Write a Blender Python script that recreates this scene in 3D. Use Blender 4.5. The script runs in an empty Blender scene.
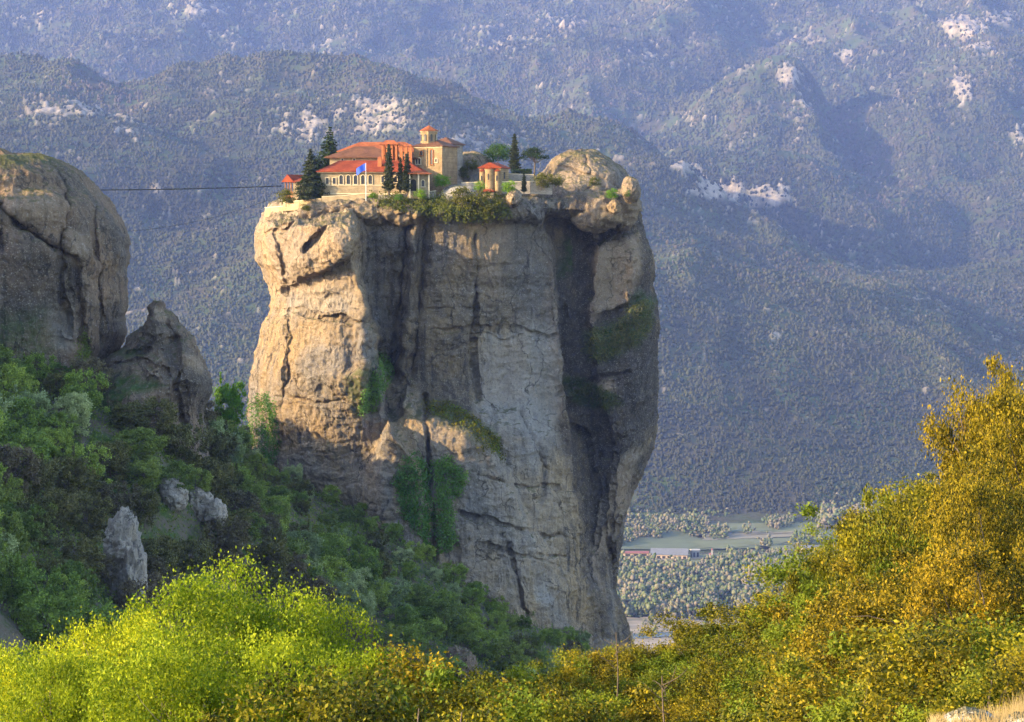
import bpy, math, random
import numpy as np
C = bpy.context.scene.collection
SC = bpy.context.scene
R = math.radians
rng = np.random.default_rng(7)

# ------------------------------------------------------------------ camera, sky, sun, exposure
F = 2200.0; CX, CY = 512.0, 361.0; PITCH = math.atan(131 / F)
cam = bpy.data.objects.new('camera', bpy.data.cameras.new('camera')); C.objects.link(cam)
cam.data.sensor_width = 36; cam.data.lens = F / 1024 * 36
cam.data.clip_start = 0.5; cam.data.clip_end = 40000
cam.rotation_euler = (math.pi / 2 - PITCH, 0, 0)
SC.camera = cam

SUN_AZ = 70.0      # degrees from straight behind the camera towards the left
SUN_EL = 18.0
a = R(SUN_AZ); e = R(SUN_EL)
SUN = np.array([-math.cos(e) * math.sin(a), -math.cos(e) * math.cos(a), math.sin(e)])   # towards the sun
w = bpy.data.worlds.new('World'); SC.world = w; w.use_nodes = True
nt = w.node_tree; nt.nodes.clear()
sky = nt.nodes.new('ShaderNodeTexSky'); sky.sky_type = 'NISHITA'; sky.sun_disc = False
sky.sun_elevation = e; sky.sun_rotation = math.atan2(SUN[0], SUN[1])
sky.air_density = 1.0; sky.dust_density = 1.0
bg = nt.nodes.new('ShaderNodeBackground'); bg.inputs[1].default_value = 0.15
wo = nt.nodes.new('ShaderNodeOutputWorld')
nt.links.new(sky.outputs[0], bg.inputs[0]); nt.links.new(bg.outputs[0], wo.inputs[0])
sl = bpy.data.lights.new('sun', 'SUN'); sl.energy = 2.95; sl.angle = R(0.5); sl.color = (1.0, 0.745, 0.40)
so = bpy.data.objects.new('sun', sl); C.objects.link(so)
from mathutils import Vector, Matrix
so.rotation_euler = Vector(SUN.tolist()).to_track_quat('Z', 'Y').to_euler()
SC.view_settings.view_transform = 'Standard'; SC.view_settings.look = 'None'
SC.view_settings.exposure = 2.15; SC.view_settings.gamma = 1.0
SC.render.engine = 'CYCLES'
SC.cycles.volume_bounces = 1; SC.cycles.max_bounces = 5; SC.cycles.diffuse_bounces = 2
SC.cycles.transmission_bounces = 4; SC.cycles.transparent_max_bounces = 6
SC.cycles.use_denoising = True
SC.cycles.use_adaptive_sampling = True; SC.cycles.adaptive_threshold = 0.02
HAZE = 3.6e-5

# ------------------------------------------------------------------ helpers
def P(px, py, Y):
    """world point on the ground distance Y seen at photo position px, py"""
    px, py, Y = np.broadcast_arrays(np.asarray(px, float), np.asarray(py, float), np.asarray(Y, float))
    u = (px - CX) / F; v = (CY - py) / F
    ry = math.cos(PITCH) + v * math.sin(PITCH); rz = -math.sin(PITCH) + v * math.cos(PITCH)
    return np.stack([u / ry * Y, Y, rz / ry * Y], -1)

def Q(p):
    """world -> photo position"""
    p = np.asarray(p, float)
    d = p[..., 1] * math.cos(PITCH) - p[..., 2] * math.sin(PITCH)
    v = p[..., 1] * math.sin(PITCH) + p[..., 2] * math.cos(PITCH)
    return CX + F * p[..., 0] / d, CY - F * v / d

def sm(a, b, x):
    t = np.clip((x - a) / (b - a), 0, 1); return t * t * (3 - 2 * t)

_T = np.random.default_rng(3).random((64, 64, 64)) * 2 - 1
def vnoise(p):
    i = np.floor(p).astype(np.int64); f = p - i; f = f * f * f * (f * (f * 6 - 15) + 10)
    i &= 63; j = (i + 1) & 63
    x0, y0, z0 = i.T; x1, y1, z1 = j.T; fx, fy, fz = f.T
    l = lambda a, b, t: a + (b - a) * t
    return l(l(l(_T[x0, y0, z0], _T[x1, y0, z0], fx), l(_T[x0, y1, z0], _T[x1, y1, z0], fx), fy),
             l(l(_T[x0, y0, z1], _T[x1, y0, z1], fx), l(_T[x0, y1, z1], _T[x1, y1, z1], fx), fy), fz)
def fbm(p, o=4, g=0.5):
    s = 0; am = 1; p = np.asarray(p, float).copy()
    for k in range(o):
        s = s + am * vnoise(p); am *= g; p = p * 2.03 + 17.3
    return s
def ridged(p, o=4, g=0.5):
    s = 0; am = 1; p = np.asarray(p, float).copy()
    for k in range(o):
        s = s + am * (1 - 2 * np.abs(vnoise(p))); am *= g; p = p * 2.03 + 9.1
    return s

def mesh(name, V, faces, smooth=False, attrs=None):
    """faces: (N,k) int array, or a list of such arrays"""
    V = np.asarray(V, np.float32)
    if not isinstance(faces, list): faces = [faces]
    faces = [np.asarray(f, np.int32) for f in faces if len(f)]
    me = bpy.data.meshes.new(name)
    me.vertices.add(len(V)); me.vertices.foreach_set('co', V.ravel())
    nl = sum(f.size for f in faces); nf = sum(len(f) for f in faces)
    me.loops.add(nl); me.loops.foreach_set('vertex_index', np.concatenate([f.ravel() for f in faces]))
    me.polygons.add(nf)
    tot = np.concatenate([np.full(len(f), f.shape[1], np.int32) for f in faces])
    me.polygons.foreach_set('loop_start', (np.cumsum(tot) - tot).astype(np.int32))
    if smooth: me.polygons.foreach_set('use_smooth', np.ones(nf, bool))
    me.update(calc_edges=True)
    for k, v in (attrs or {}).items():
        at = me.attributes.new(k, 'FLOAT', 'POINT'); at.data.foreach_set('value', np.asarray(v, np.float32).ravel())
    return me

def grid_faces(nr, nc, wrap=False):
    r = np.arange(nr - 1)[:, None]; c = np.arange(nc if wrap else nc - 1)[None]
    c1 = (c + 1) % nc
    return np.stack([r * nc + c, r * nc + c1, (r + 1) * nc + c1, (r + 1) * nc + c], -1).reshape(-1, 4)

def obj(name, me, mat=None, parent=None, loc=None):
    o = bpy.data.objects.new(name, me); C.objects.link(o)
    if mat is not None:
        for m in (mat if isinstance(mat, (list, tuple)) else [mat]): me.materials.append(m)
    if parent is not None: o.parent = parent
    if loc is not None: o.location = tuple(float(q) for q in loc)
    return o
def tag(o, label=None, cat=None, group=None, kind=None):
    for k, v in (('label', label), ('category', cat), ('group', group), ('kind', kind)):
        if v: o[k] = v
    return o
def empty(name, loc, rz=0, sc=1.0):
    o = bpy.data.objects.new(name, None); C.objects.link(o)
    o.location = tuple(float(q) for q in loc); o.rotation_euler = (0, 0, rz); o.scale = (sc,) * 3
    o.empty_display_size = 0.2
    return o
def copy_tree(src, kids, loc, rz=0, sc=1.0, label=None, cat=None, group=None):
    r = src.copy(); C.objects.link(r); r.location = tuple(float(q) for q in loc); r.rotation_euler = (0, 0, rz)
    r.scale = sc if isinstance(sc, tuple) else (sc,) * 3
    for k in kids:
        c = k.copy(); C.objects.link(c); c.parent = r
    tag(r, label, cat, group); return r

# ------------------------------------------------------------------ materials
class M:
    """small node helper"""
    def __init__(s, name, rough=0.9, spec=0.15):
        s.m = bpy.data.materials.new(name); s.m.use_nodes = True; s.t = s.m.node_tree; s.n = s.t.nodes
        s.b = s.n['Principled BSDF']; s.b.inputs['Roughness'].default_value = rough
        s.b.inputs['Specular IOR Level'].default_value = spec
        s.out = s.n['Material Output']
    def add(s, t, **k):
        x = s.n.new(t)
        for a, v in k.items(): setattr(x, a, v)
        return x
    def link(s, a, b): s.t.links.new(a, b)
    def put(s, sock, v):
        if isinstance(v, (int, float)): sock.default_value = v
        elif isinstance(v, tuple): sock.default_value = v + (1,) if len(v) == 3 and sock.type == 'RGBA' else v
        else: s.link(v, sock)
    def pos(s, scale=(1, 1, 1)):
        g = s.add('ShaderNodeNewGeometry'); mp = s.add('ShaderNodeMapping'); mp.inputs['Scale'].default_value = scale
        s.link(g.outputs['Position'], mp.inputs[0]); return mp.outputs[0]
    def obj(s, scale=(1, 1, 1)):
        g = s.add('ShaderNodeTexCoord'); mp = s.add('ShaderNodeMapping'); mp.inputs['Scale'].default_value = scale
        s.link(g.outputs['Object'], mp.inputs[0]); return mp.outputs[0]
    def noise(s, v, sc, det=4, rough=0.55, dist=0.0):
        x = s.add('ShaderNodeTexNoise'); s.link(v, x.inputs['Vector']); x.inputs['Scale'].default_value = sc
        x.inputs['Detail'].default_value = det; x.inputs['Roughness'].default_value = rough; x.inputs['Distortion'].default_value = dist
        return x.outputs['Fac']
    def ramp(s, f, *st):
        x = s.add('ShaderNodeValToRGB'); e = x.color_ramp.elements
        for k, (p, c) in enumerate(st):
            el = e[k] if k < 2 else e.new(p)
            el.position = p; el.color = (c if isinstance(c, tuple) else (c, c, c)) + (1,)
        s.link(f, x.inputs[0]); return x.outputs[0]
    def mix(s, f, a, b, mode='MIX'):
        x = s.add('ShaderNodeMix', data_type='RGBA', blend_type=mode)
        s.put(x.inputs[0], f); s.put(x.inputs[6], a); s.put(x.inputs[7], b); return x.outputs[2]
    def math(s, op, a, b=0.0):
        x = s.add('ShaderNodeMath', operation=op); s.put(x.inputs[0], a); s.put(x.inputs[1], b); return x.outputs[0]
    def attr(s, n): 
        x = s.add('ShaderNodeAttribute', attribute_name=n); return x.outputs['Fac']
    def color(s, c): s.put(s.b.inputs['Base Color'], c)
    def bump(s, h, dist, strength=1.0, prev=None):
        x = s.add('ShaderNodeBump'); x.inputs['Distance'].default_value = dist; x.inputs['Strength'].default_value = strength
        s.link(h, x.inputs['Height'])
        if prev is not None: s.link(prev, x.inputs['Normal'])
        s.link(x.outputs[0], s.b.inputs['Normal']); return x.outputs[0]

def foliage(name, dark, light, trans=0.3, accent=None):
    """leaf material: per-leaf attribute 'tone' picks the colour of the leaf, some light passes through"""
    m = M(name, 0.7, 0.2)
    t = m.attr('tone')
    st = [(0.0, dark), (1.0, light)]
    c = m.ramp(t, *st)
    if accent:
        c = m.mix(m.ramp(m.noise(m.pos(), accent[1], 2), (0.5, 0.0), (0.62, 1.0)), c, accent[0])
    oi = m.add('ShaderNodeObjectInfo')
    hs = m.add('ShaderNodeHueSaturation'); hs.inputs['Hue'].default_value = 0.5
    vr = m.add('ShaderNodeMapRange'); m.link(oi.outputs['Random'], vr.inputs[0]); vr.inputs[3].default_value = 0.78; vr.inputs[4].default_value = 1.25
    m.link(vr.outputs[0], hs.inputs['Value'])
    hr = m.add('ShaderNodeMapRange'); m.link(oi.outputs['Random'], hr.inputs[0]); hr.inputs[3].default_value = 0.515; hr.inputs[4].default_value = 0.485
    m.link(hr.outputs[0], hs.inputs['Hue']); m.link(c, hs.inputs['Color']); c = hs.outputs[0]
    m.color(c)
    tr = m.add('ShaderNodeBsdfTranslucent'); m.link(c, tr.inputs[0])
    mx = m.add('ShaderNodeMixShader'); mx.inputs[0].default_value = trans
    m.link(m.b.outputs[0], mx.inputs[1]); m.link(tr.outputs[0], mx.inputs[2]); m.link(mx.outputs[0], m.out.inputs[0])
    return m.m
def plain(name, col, rough=0.8, sc=2.0, var=0.25, bump=0.0, spec=0.2):
    m = M(name, rough, spec); n = m.noise(m.obj(), sc, 5, 0.65)
    m.color(m.ramp(n, (0.25, tuple(c * (1 - var) for c in col)), (0.75, tuple(min(1, c * (1 + var)) for c in col))))
    if bump: m.bump(n, bump)
    return m.m

# ------------------------------------------------------------------ mountains and valley
VALLEY = -400.0
def polyline3(pts):
    pts = np.array(pts, float); return P(pts[:, 0], pts[:, 1], pts[:, 2])
RIDGES = [  # crest points (photo x, photo y, distance), front slope, back slope, crest rounding
    ([(300, 250, 3950), (560, 258, 4000), (655, 266, 4100), (760, 276, 4200), (850, 318, 4000), (980, 388, 3650), (1090, 450, 3400)], .45, .75, 25),
    ([(1500, 262, 5200), (1110, 258, 5200), (1024, 256, 5200), (940, 259, 5100), (885, 276, 4900), (850, 298, 4650)], .28, .40, 60),
    ([(-500, 60, 5600), (0, 66, 5600), (60, 73, 5500), (115, 90, 5450), (200, 78, 5550), (290, 66, 5600), (400, 76, 5500), (480, 95, 5400), (560, 118, 5300), (640, 160, 5200), (690, 205, 5100), (722, 250, 5000), (735, 290, 4900)], .37, .62, 60),
    ([(-500, 92, 4950), (-60, 95, 4950), (60, 100, 4900), (130, 118, 4850), (185, 150, 4750), (215, 200, 4550)], .37, .5, 40),
    ([(240, 150, 4900), (290, 112, 5050), (400, 112, 5000), (500, 150, 4850), (560, 200, 4700)], .33, .4, 40),
    ([(640, 130, 7400), (740, 92, 7400), (790, 69, 7200), (812, 110, 6700), (838, 160, 6300), (866, 225, 5800), (868, 290, 5300), (866, 320, 4900)], .40, 1.3, 15),
    ([(640, 190, 5900), (700, 160, 6050), (770, 166, 6000), (830, 190, 5900)], .75, .15, 25),
    ([(240, 160, 7000), (350, 120, 7500), (470, 88, 7900), (580, 40, 8500), (700, 0, 9000)], .30, .30, 80),
    ([(640, 90, 8100), (740, 60, 8200), (900, 22, 8600), (1000, 6, 8800)], .34, .30, 80),
    ([(940, 60, 7800), (985, 50, 7600), (1010, 100, 7000), (1030, 180, 6300)], .40, .45, 30),
    ([(60, 20, 9300), (180, 60, 8300), (250, 90, 7800)], .35, .35, 60),
]
RL = [(polyline3(p), f, b, r) for p, f, b, r in RIDGES]
def ridge_h(x, y, poly, sfn, rr):
    best = np.full(x.shape, -1e9)
    for k in range(len(poly) - 1):
        ax, ay, az = poly[k]; bx, by, bz = poly[k + 1]
        dx, dy = bx - ax, by - ay; L2 = dx * dx + dy * dy
        t = np.clip(((x - ax) * dx + (y - ay) * dy) / L2, 0, 1)
        d = np.sqrt((x - ax - t * dx) ** 2 + (y - ay - t * dy) ** 2)
        best = np.maximum(best, az + t * (bz - az) - sfn(d) * (np.sqrt(d * d + rr * rr) - rr))
    return best
def far_z(x, y):
    x = np.asarray(x, float); y = np.asarray(y, float)
    dsc = 1.0
    wx = x + 60 * fbm(np.stack([x / 500, y / 500, 0 * x], -1), 3); wy = y + 60 * fbm(np.stack([x / 500, y / 500, 0 * x + 9], -1), 3)
    sp = RL[5][0]; o = np.argsort(sp[:, 1]); off = x - np.interp(y, sp[o, 1], sp[o, 0])      # a side valley east of the spur
    pull = sm(0, 200, off) * (1 - sm(480, 1000, off)) * sm(4300, 5000, y) * (1 - sm(7200, 8300, y))
    yb = y - 1050 * pull - 700 * np.exp(-((x - 480) / 420) ** 2 - ((y - 5300) / 450) ** 2)
    base = np.interp(yb, [0, 3450, 4000, 5000, 6300, 8000, 9500, 12000], [VALLEY, VALLEY, -330, -170, 50, 450, 1010, 2100])
    z = base
    for k, (poly, fs, bs, rr) in enumerate(RL):
        if k in (5, 9):      # spurs running towards us: front = gentle left flank
            o = np.argsort(poly[:, 1]); off = wx - np.interp(wy, poly[o, 1], poly[o, 0])
        else:
            o = np.argsort(poly[:, 0]); off = wy - np.interp(wx, poly[o, 0], poly[o, 1])
        h = ridge_h(wx, wy, poly, lambda d: fs + (bs - fs) * sm(-.8, .8, off / (d + 1)), rr)
        z = np.maximum(z, h) + 5 * np.exp(-np.abs(z - h) / 12)
    up = sm(VALLEY + 6, VALLEY + 120, z)
    q = np.stack([x, y, 0 * x], -1)
    g = ridged(q / 480.0, 4, 0.5) * 30 + np.interp(y, [5500, 7000], [0, 34]) * ridged(q / 1100.0 + 3, 2) + fbm(q / 120.0, 3, .5) * 6
    return z + up * g * np.interp(y, [3000, 4500, 9000], [0.35, 0.8, 1.9]) + (1 - up) * .3 * fbm(q / 150.0, 3)

# limestone outcrops: (photo x, y, radius x, radius y, strength)
CROPS = [(200, 8, 60, 20, .8), (30, 20, 40, 22, .7), (330, 40, 40, 40, .6), (300, 125, 55, 26, 1), (375, 115, 60, 28, 1), (60, 112, 70, 16, .9),
         (125, 130, 40, 24, .7), (470, 150, 60, 30, .9), (600, 170, 40, 35, .7), (690, 168, 22, 14, 1.2), (720, 190, 40, 12, 1.3), (765, 195, 45, 14, 1.2),
         (790, 75, 18, 22, 1), (800, 110, 22, 34, .8), (960, 28, 26, 16, 1.4), (848, 56, 16, 8, 1.1), (962, 88, 16, 18, 1.2), (1018, 135, 14, 14, 1),
         (500, 40, 70, 22, .65), (560, 25, 50, 18, .7), (740, 70, 30, 20, .6), (775, 335, 10, 10, 1.2), (825, 382, 26, 6, .7), (980, 48, 22, 10, .9),
         (690, 400, 30, 8, .4), (120, 60, 70, 16, .6), (540, 90, 60, 20, .55), (650, 60, 50, 22, .6), (900, 90, 50, 24, .6), (800, 40, 40, 14, .7), (700, 120, 40, 16, .6), (940, 300, 60, 14, .45), (905, 250, 40, 10, .6), (160, 190, 60, 24, .6), (220, 240, 50, 20, .5), (640, 440, 14, 10, 1.1), (1000, 20, 30, 14, .8), (230, 40, 60, 22, .5), (420, 130, 80, 30, .5), (860, 120, 30, 30, .5)]
def crop_mask(px, py, n):
    m = 0 * px
    for cx, cy, rx, ry, s in CROPS:
        m = np.maximum(m, s * np.exp(-((px - cx) / rx) ** 2 - ((py - cy) / ry) ** 2))
    return m
ncol, nrow = 1050, 900
u = np.linspace(-450, 1480, ncol)
Yr = np.exp(np.linspace(math.log(900), math.log(11500), nrow)); 
Yr = np.interp(np.linspace(0, 1, nrow), [0, .12, .35, 1], [900, 2100, 3300, 11500])
Yg, Ug = np.meshgrid(Yr, u, indexing='ij')
Xg = (Ug - CX) / F * Yg
Zg = far_z(Xg.ravel(), Yg.ravel()).reshape(Xg.shape)
pgx, pgy = Q(np.stack([Xg, Yg, Zg], -1))
q = np.stack([Xg, Yg, Zg], -1).reshape(-1, 3)
rn = (ridged(q / np.array([30., 44., 60.]), 5, .7) * .5 + .5).reshape(Xg.shape)
cn = crop_mask(pgx, pgy, None) * 1.0
rock = np.clip(sm(.84, 1.06, cn * .66 + rn * .42) + 0.7 * sm(1.42, 1.6, rn + .12 * fbm(q / 300., 2).reshape(Xg.shape)), 0, 1) * sm(-380, -250, Zg)
Zg = Zg + rock * (5 + 5 * ridged(q / 22., 3).reshape(Xg.shape)) * np.interp(Yg, [3500, 8000], [.5, 1.4])
m = M('mountain ground', 0.95, 0.05)
n1 = m.noise(m.pos(), .012, 6, .6); n2 = m.noise(m.pos(), .09, 4, .7)
soil = m.mix(n2, (.040, .040, .022), (.085, .072, .048))
soil = m.mix(m.ramp(n1, (.42, 0.), (.60, 1.)), soil, (.052, .070, .028))
lime = m.mix(m.noise(m.pos((1, 1, .4)), .11, 6, .85), (.13, .105, .08), (.52, .43, .33))
m.color(m.mix(m.math('MULTIPLY', m.attr('rock'), m.ramp(m.noise(m.pos(), .035, 6, .8), (.36, .25), (.56, 1.))), soil, lime)); m.bump(m.noise(m.pos(), .05, 6, .7), 4.0)
mountain_mat = m.m
V = np.stack([Xg, Yg, Zg], -1).reshape(-1, 3)
tag(obj('mountains', mesh('mountains', V, grid_faces(nrow, ncol), True, {'rock': rock}), mountain_mat), kind='structure')

# forest on the slopes: one mass of small crowns
ICO = None
def ico():
    t = (1 + 5 ** .5) / 2
    v = np.array([(-1, t, 0), (1, t, 0), (-1, -t, 0), (1, -t, 0), (0, -1, t), (0, 1, t), (0, -1, -t), (0, 1, -t), (t, 0, -1), (t, 0, 1), (-t, 0, -1), (-t, 0, 1)], float)
    v /= np.linalg.norm(v[0])
    f = np.array([(0, 11, 5), (0, 5, 1), (0, 1, 7), (0, 7, 10), (0, 10, 11), (1, 5, 9), (5, 11, 4), (11, 10, 2), (10, 7, 6), (7, 1, 8),
                  (3, 9, 4), (3, 4, 2), (3, 2, 6), (3, 6, 8), (3, 8, 9), (4, 9, 5), (2, 4, 11), (6, 2, 10), (8, 6, 7), (9, 8, 1)])
    return v, f
IV, IF = ico()
def blobs(cen, size, tall, jit=.35, seed=0):
    r = np.random.default_rng(seed); n = len(cen)
    v = IV[None] * (1 + jit * (r.random((n, 12, 1)) * 2 - 1)) * size[:, None, None] * np.array([.5, .5, 1.0])
    v[:, :, 2] *= (tall[:, None] * .5)
    an = r.random(n) * 6.28; c, s = np.cos(an)[:, None], np.sin(an)[:, None]
    v = np.stack([v[..., 0] * c - v[..., 1] * s, v[..., 0] * s + v[..., 1] * c, v[..., 2]], -1)
    v += cen[:, None]
    f = IF[None] + (np.arange(n) * 12)[:, None, None]
    return v.reshape(-1, 3), f.reshape(-1, 3)
def sample_cells(weight, n, r):
    p = (weight / weight.sum()).ravel(); k = r.choice(len(p), n, p=p)
    i, j = np.divmod(k, weight.shape[1]); fi, fj = r.random(n), r.random(n)
    def lerp(A): 
        return (A[i, j] * (1 - fi) + A[i + 1, j] * fi) * (1 - fj) + (A[i, j + 1] * (1 - fi) + A[i + 1, j + 1] * fi) * fj
    return lerp(Xg), lerp(Yg), lerp(Zg), lerp(rock)
run = np.minimum.accumulate(pgy, 0)
vis = np.clip(np.vstack([np.zeros((1, ncol)), run[:-1]]) - pgy, 0, None)[1:, 1:]     # photo rows each cell newly shows
size_px = np.interp(Yg, [3300, 4300, 9500], [3.6, 3.5, 2.5])[1:, 1:]
inf = np.where((pgx > -60) & (pgx < 1080) & (pgy > -40), 1, .05)[1:, 1:]
behind = ((pgx > 275) & (pgx < 640) & (pgy > 215))[1:, 1:]
wgt = (vis + .03) / size_px ** 2 * inf * np.where(behind, .45, 1) * (1 - .85 * rock[1:, 1:]) * (Zg[1:, 1:] > VALLEY + 9)
dens = sm(-1.5, .2, fbm(q / 260., 3).reshape(Xg.shape))[1:, 1:]
wgt = wgt * np.interp(Yg[1:, 1:], [4500, 6000], [1, .0]) + wgt * dens * np.interp(Yg[1:, 1:], [4500, 6000], [0, 1.])
x, y, z, rk = sample_cells(wgt, 125000, rng)
sz = np.interp(y, [3300, 4300, 9500], [3.3, 3.0, 2.2]) * y / F * (0.5 + .55 * rng.random(len(x)) + .6 * rng.random(len(x)) ** 6)
tl = 1.15 + .5 * rng.random(len(x))
v, f = blobs(np.stack([x, y, z + sz * .28], -1), sz, tl, .38, 1)
qq = np.stack([x, y, z], -1)
kind = fbm(qq / 330., 3) + .35 * rng.standard_normal(len(x))
m = M('forest', 0.9, 0.1)
c = m.ramp(m.attr('tone'), (0, (.032, .034, .022)), (.35, (.042, .047, .026)), (.60, (.055, .060, .031)), (.75, (.062, .056, .040)), (1, (.085, .066, .055)))
m.color(c)
tone = np.clip(.42 + .38 * kind + .0 * z, 0, 1)
tag(obj('mountain_forest', mesh('mountain_forest', v, f, False, {'tone': np.repeat(tone, 12)}), m.m),
    'dense dark green forest covering the hazy mountain slopes', 'forest', kind='stuff')
forest_mat = m.m
# ------------------------------------------------------------------ valley floor
def G(px, py, z=VALLEY):
    d = P(px, py, 1.0); s = z / d[..., 2]; return d * s[..., None]
def sheet(name, corners, z, mat, nsub=14, wob=6.0, seed=0):
    """flat sheet on the valley floor with an irregular outline"""
    r = np.random.default_rng(seed); pts = G(np.array([c[0] for c in corners]), np.array([c[1] for c in corners]), z)
    out = []
    for k in range(len(pts)):
        for t in np.linspace(0, 1, nsub, endpoint=False):
            p = pts[k] * (1 - t) + pts[(k + 1) % len(pts)] * t
            out.append((p[0] + wob * r.standard_normal(), p[1] + wob * r.standard_normal(), z))
    me = bpy.data.meshes.new(name); me.from_pydata(out, [], [list(range(len(out)))])
    return tag(obj(name, me, mat), kind='structure')
field_green = plain('young crop', (.12, .13, .065), .95, .02, .2)
field_tan = plain('dry meadow', (.19, .165, .11), .95, .02, .25)
field_olive = plain('pasture', (.10, .115, .06), .95, .015, .3)
gm = M('river gravel', .9, .1); nn = gm.noise(gm.pos((.4, 1.6, 1)), .02, 8, .7)
gm.color(gm.ramp(nn, (.36, (.10, .10, .07)), (.47, (.20, .165, .12)), (.56, (.27, .22, .165)), (.7, (.33, .28, .215))))
wm = M('shallow river water', .12, .5); wm.color((.10, .13, .14))
sheet('field', [(560, 506), (760, 504), (1100, 500), (1100, 549), (560, 549)], VALLEY + 1.3, field_olive, 14, 14, 1)
sheet('field', [(560, 553), (640, 556), (770, 552), (790, 561), (680, 566), (560, 566)], VALLEY + 1.8, field_green, 14, 5, 2)
sheet('field', [(690, 524), (780, 520), (850, 524), (800, 532), (700, 531)], VALLEY + 1.8, field_green, 14, 5, 3)
sheet('field', [(690, 541), (800, 537), (830, 543), (700, 549)], VALLEY + 1.8, field_green, 14, 5, 4)
sheet('field', [(760, 545), (900, 543), (900, 556), (790, 558)], VALLEY + 2.3, field_green, 14, 5, 5)
sheet('field', [(700, 533), (790, 531), (820, 536), (705, 540)], VALLEY + 2.3, field_tan, 14, 4, 6)
sheet('field', [(840, 508), (930, 486), (940, 492), (850, 518)], VALLEY + 2.3, field_tan, 14, 3, 7)
sheet('farm_track', [(600, 561.2), (740, 555.5), (900, 557), (900, 558), (740, 556.8), (600, 562.6)], VALLEY + 2.6, field_tan, 10, 1.2, 8)
sheet('river_bed', [(540, 615), (640, 617), (700, 619), (900, 612), (900, 670), (540, 690)], VALLEY + 1.5, gm.m, 14, 6, 9)
sheet('river', [(560, 638), (640, 633.5), (690, 630), (760, 629), (860, 622), (860, 626), (760, 633), (700, 634.5), (645, 637.5), (560, 645)], VALLEY + 1.9, wm.m, 10, 2, 10)

r2 = np.random.default_rng(11)
def scatter_px(n, x0, x1, y0, y1, fn=None):
    px = r2.uniform(x0, x1, n); py = r2.uniform(y0, y1, n)
    if fn is not None: k = fn(px, py); px, py = px[k], py[k]
    return G(px, py, VALLEY + .5)
def woods(name, pts, smin, smax, label, tone0, spread):
    n = len(pts); s = r2.uniform(smin, smax, n); t = 1.1 + .7 * r2.random(n)
    # each crown is a handful of small lumps so that it is not one ball
    K = 9
    off = r2.standard_normal((n, K, 3)) * np.array([.32, .32, .3]) * s[:, None, None]
    cen = pts[:, None] + off; cen[..., 2] += (s * t * .45)[:, None]
    ss = (s[:, None] * r2.uniform(.22, .5, (n, K))).ravel()
    v, f = blobs(cen.reshape(-1, 3), ss, np.full(n * K, 1.2), .45, 5)
    to = np.clip(tone0 + spread * r2.standard_normal(n), 0, 1); to = np.repeat(to, K) + .05 * r2.standard_normal(n * K)
    return tag(obj(name, mesh(name, v, f, False, {'tone': np.repeat(np.clip(to, 0, 1), 12)}), valley_leaf), label, 'woodland', kind='stuff')
m = M('valley tree foliage', .9, .1)
m.color(m.ramp(m.attr('tone'), (0, (.05, .07, .03)), (.3, (.08, .105, .045)), (.5, (.125, .13, .065)), (.72, (.165, .14, .09)), (1, (.15, .125, .09))))
valley_leaf = m.m
nz = lambda px, py, s, o: fbm(np.stack([px / s, py / (s * .35), 0 * px + o], -1), 3)
woods('riverside_woodland', scatter_px(7500, 560, 900, 567, 617, lambda a, b: nz(a, b, 25, 3) > -.55), 5.5, 13,
      'mixed pale brown and green woodland along the river gravel', .52, .24)
woods('hedgerow_trees', np.concatenate([scatter_px(2600, 560, 960, 503, 547, lambda a, b: nz(a, b, 30, 1) > .12),
      scatter_px(500, 600, 900, 503, 515), scatter_px(360, 730, 900, 557, 566)]), 5, 11, 'hedges and loose trees between the green valley fields', .5, .24)
woods('riverbed_scrub', scatter_px(260, 600, 800, 618, 645, lambda a, b: nz(a, b, 18, 8) > .1), 2.5, 6, 'low scrub dotted over the pale gravel river bed', .35, .2)
woods('foothill_woodland', np.concatenate([scatter_px(900, 780, 1030, 472, 512, lambda a, b: b > 512 - (a - 780) * .16 - 14), scatter_px(500, 820, 930, 500, 530), scatter_px(420, 620, 900, 497, 510)]), 10, 17,
      'bare pale brown woodland at the foot of the forested hill', .6, .22)

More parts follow.
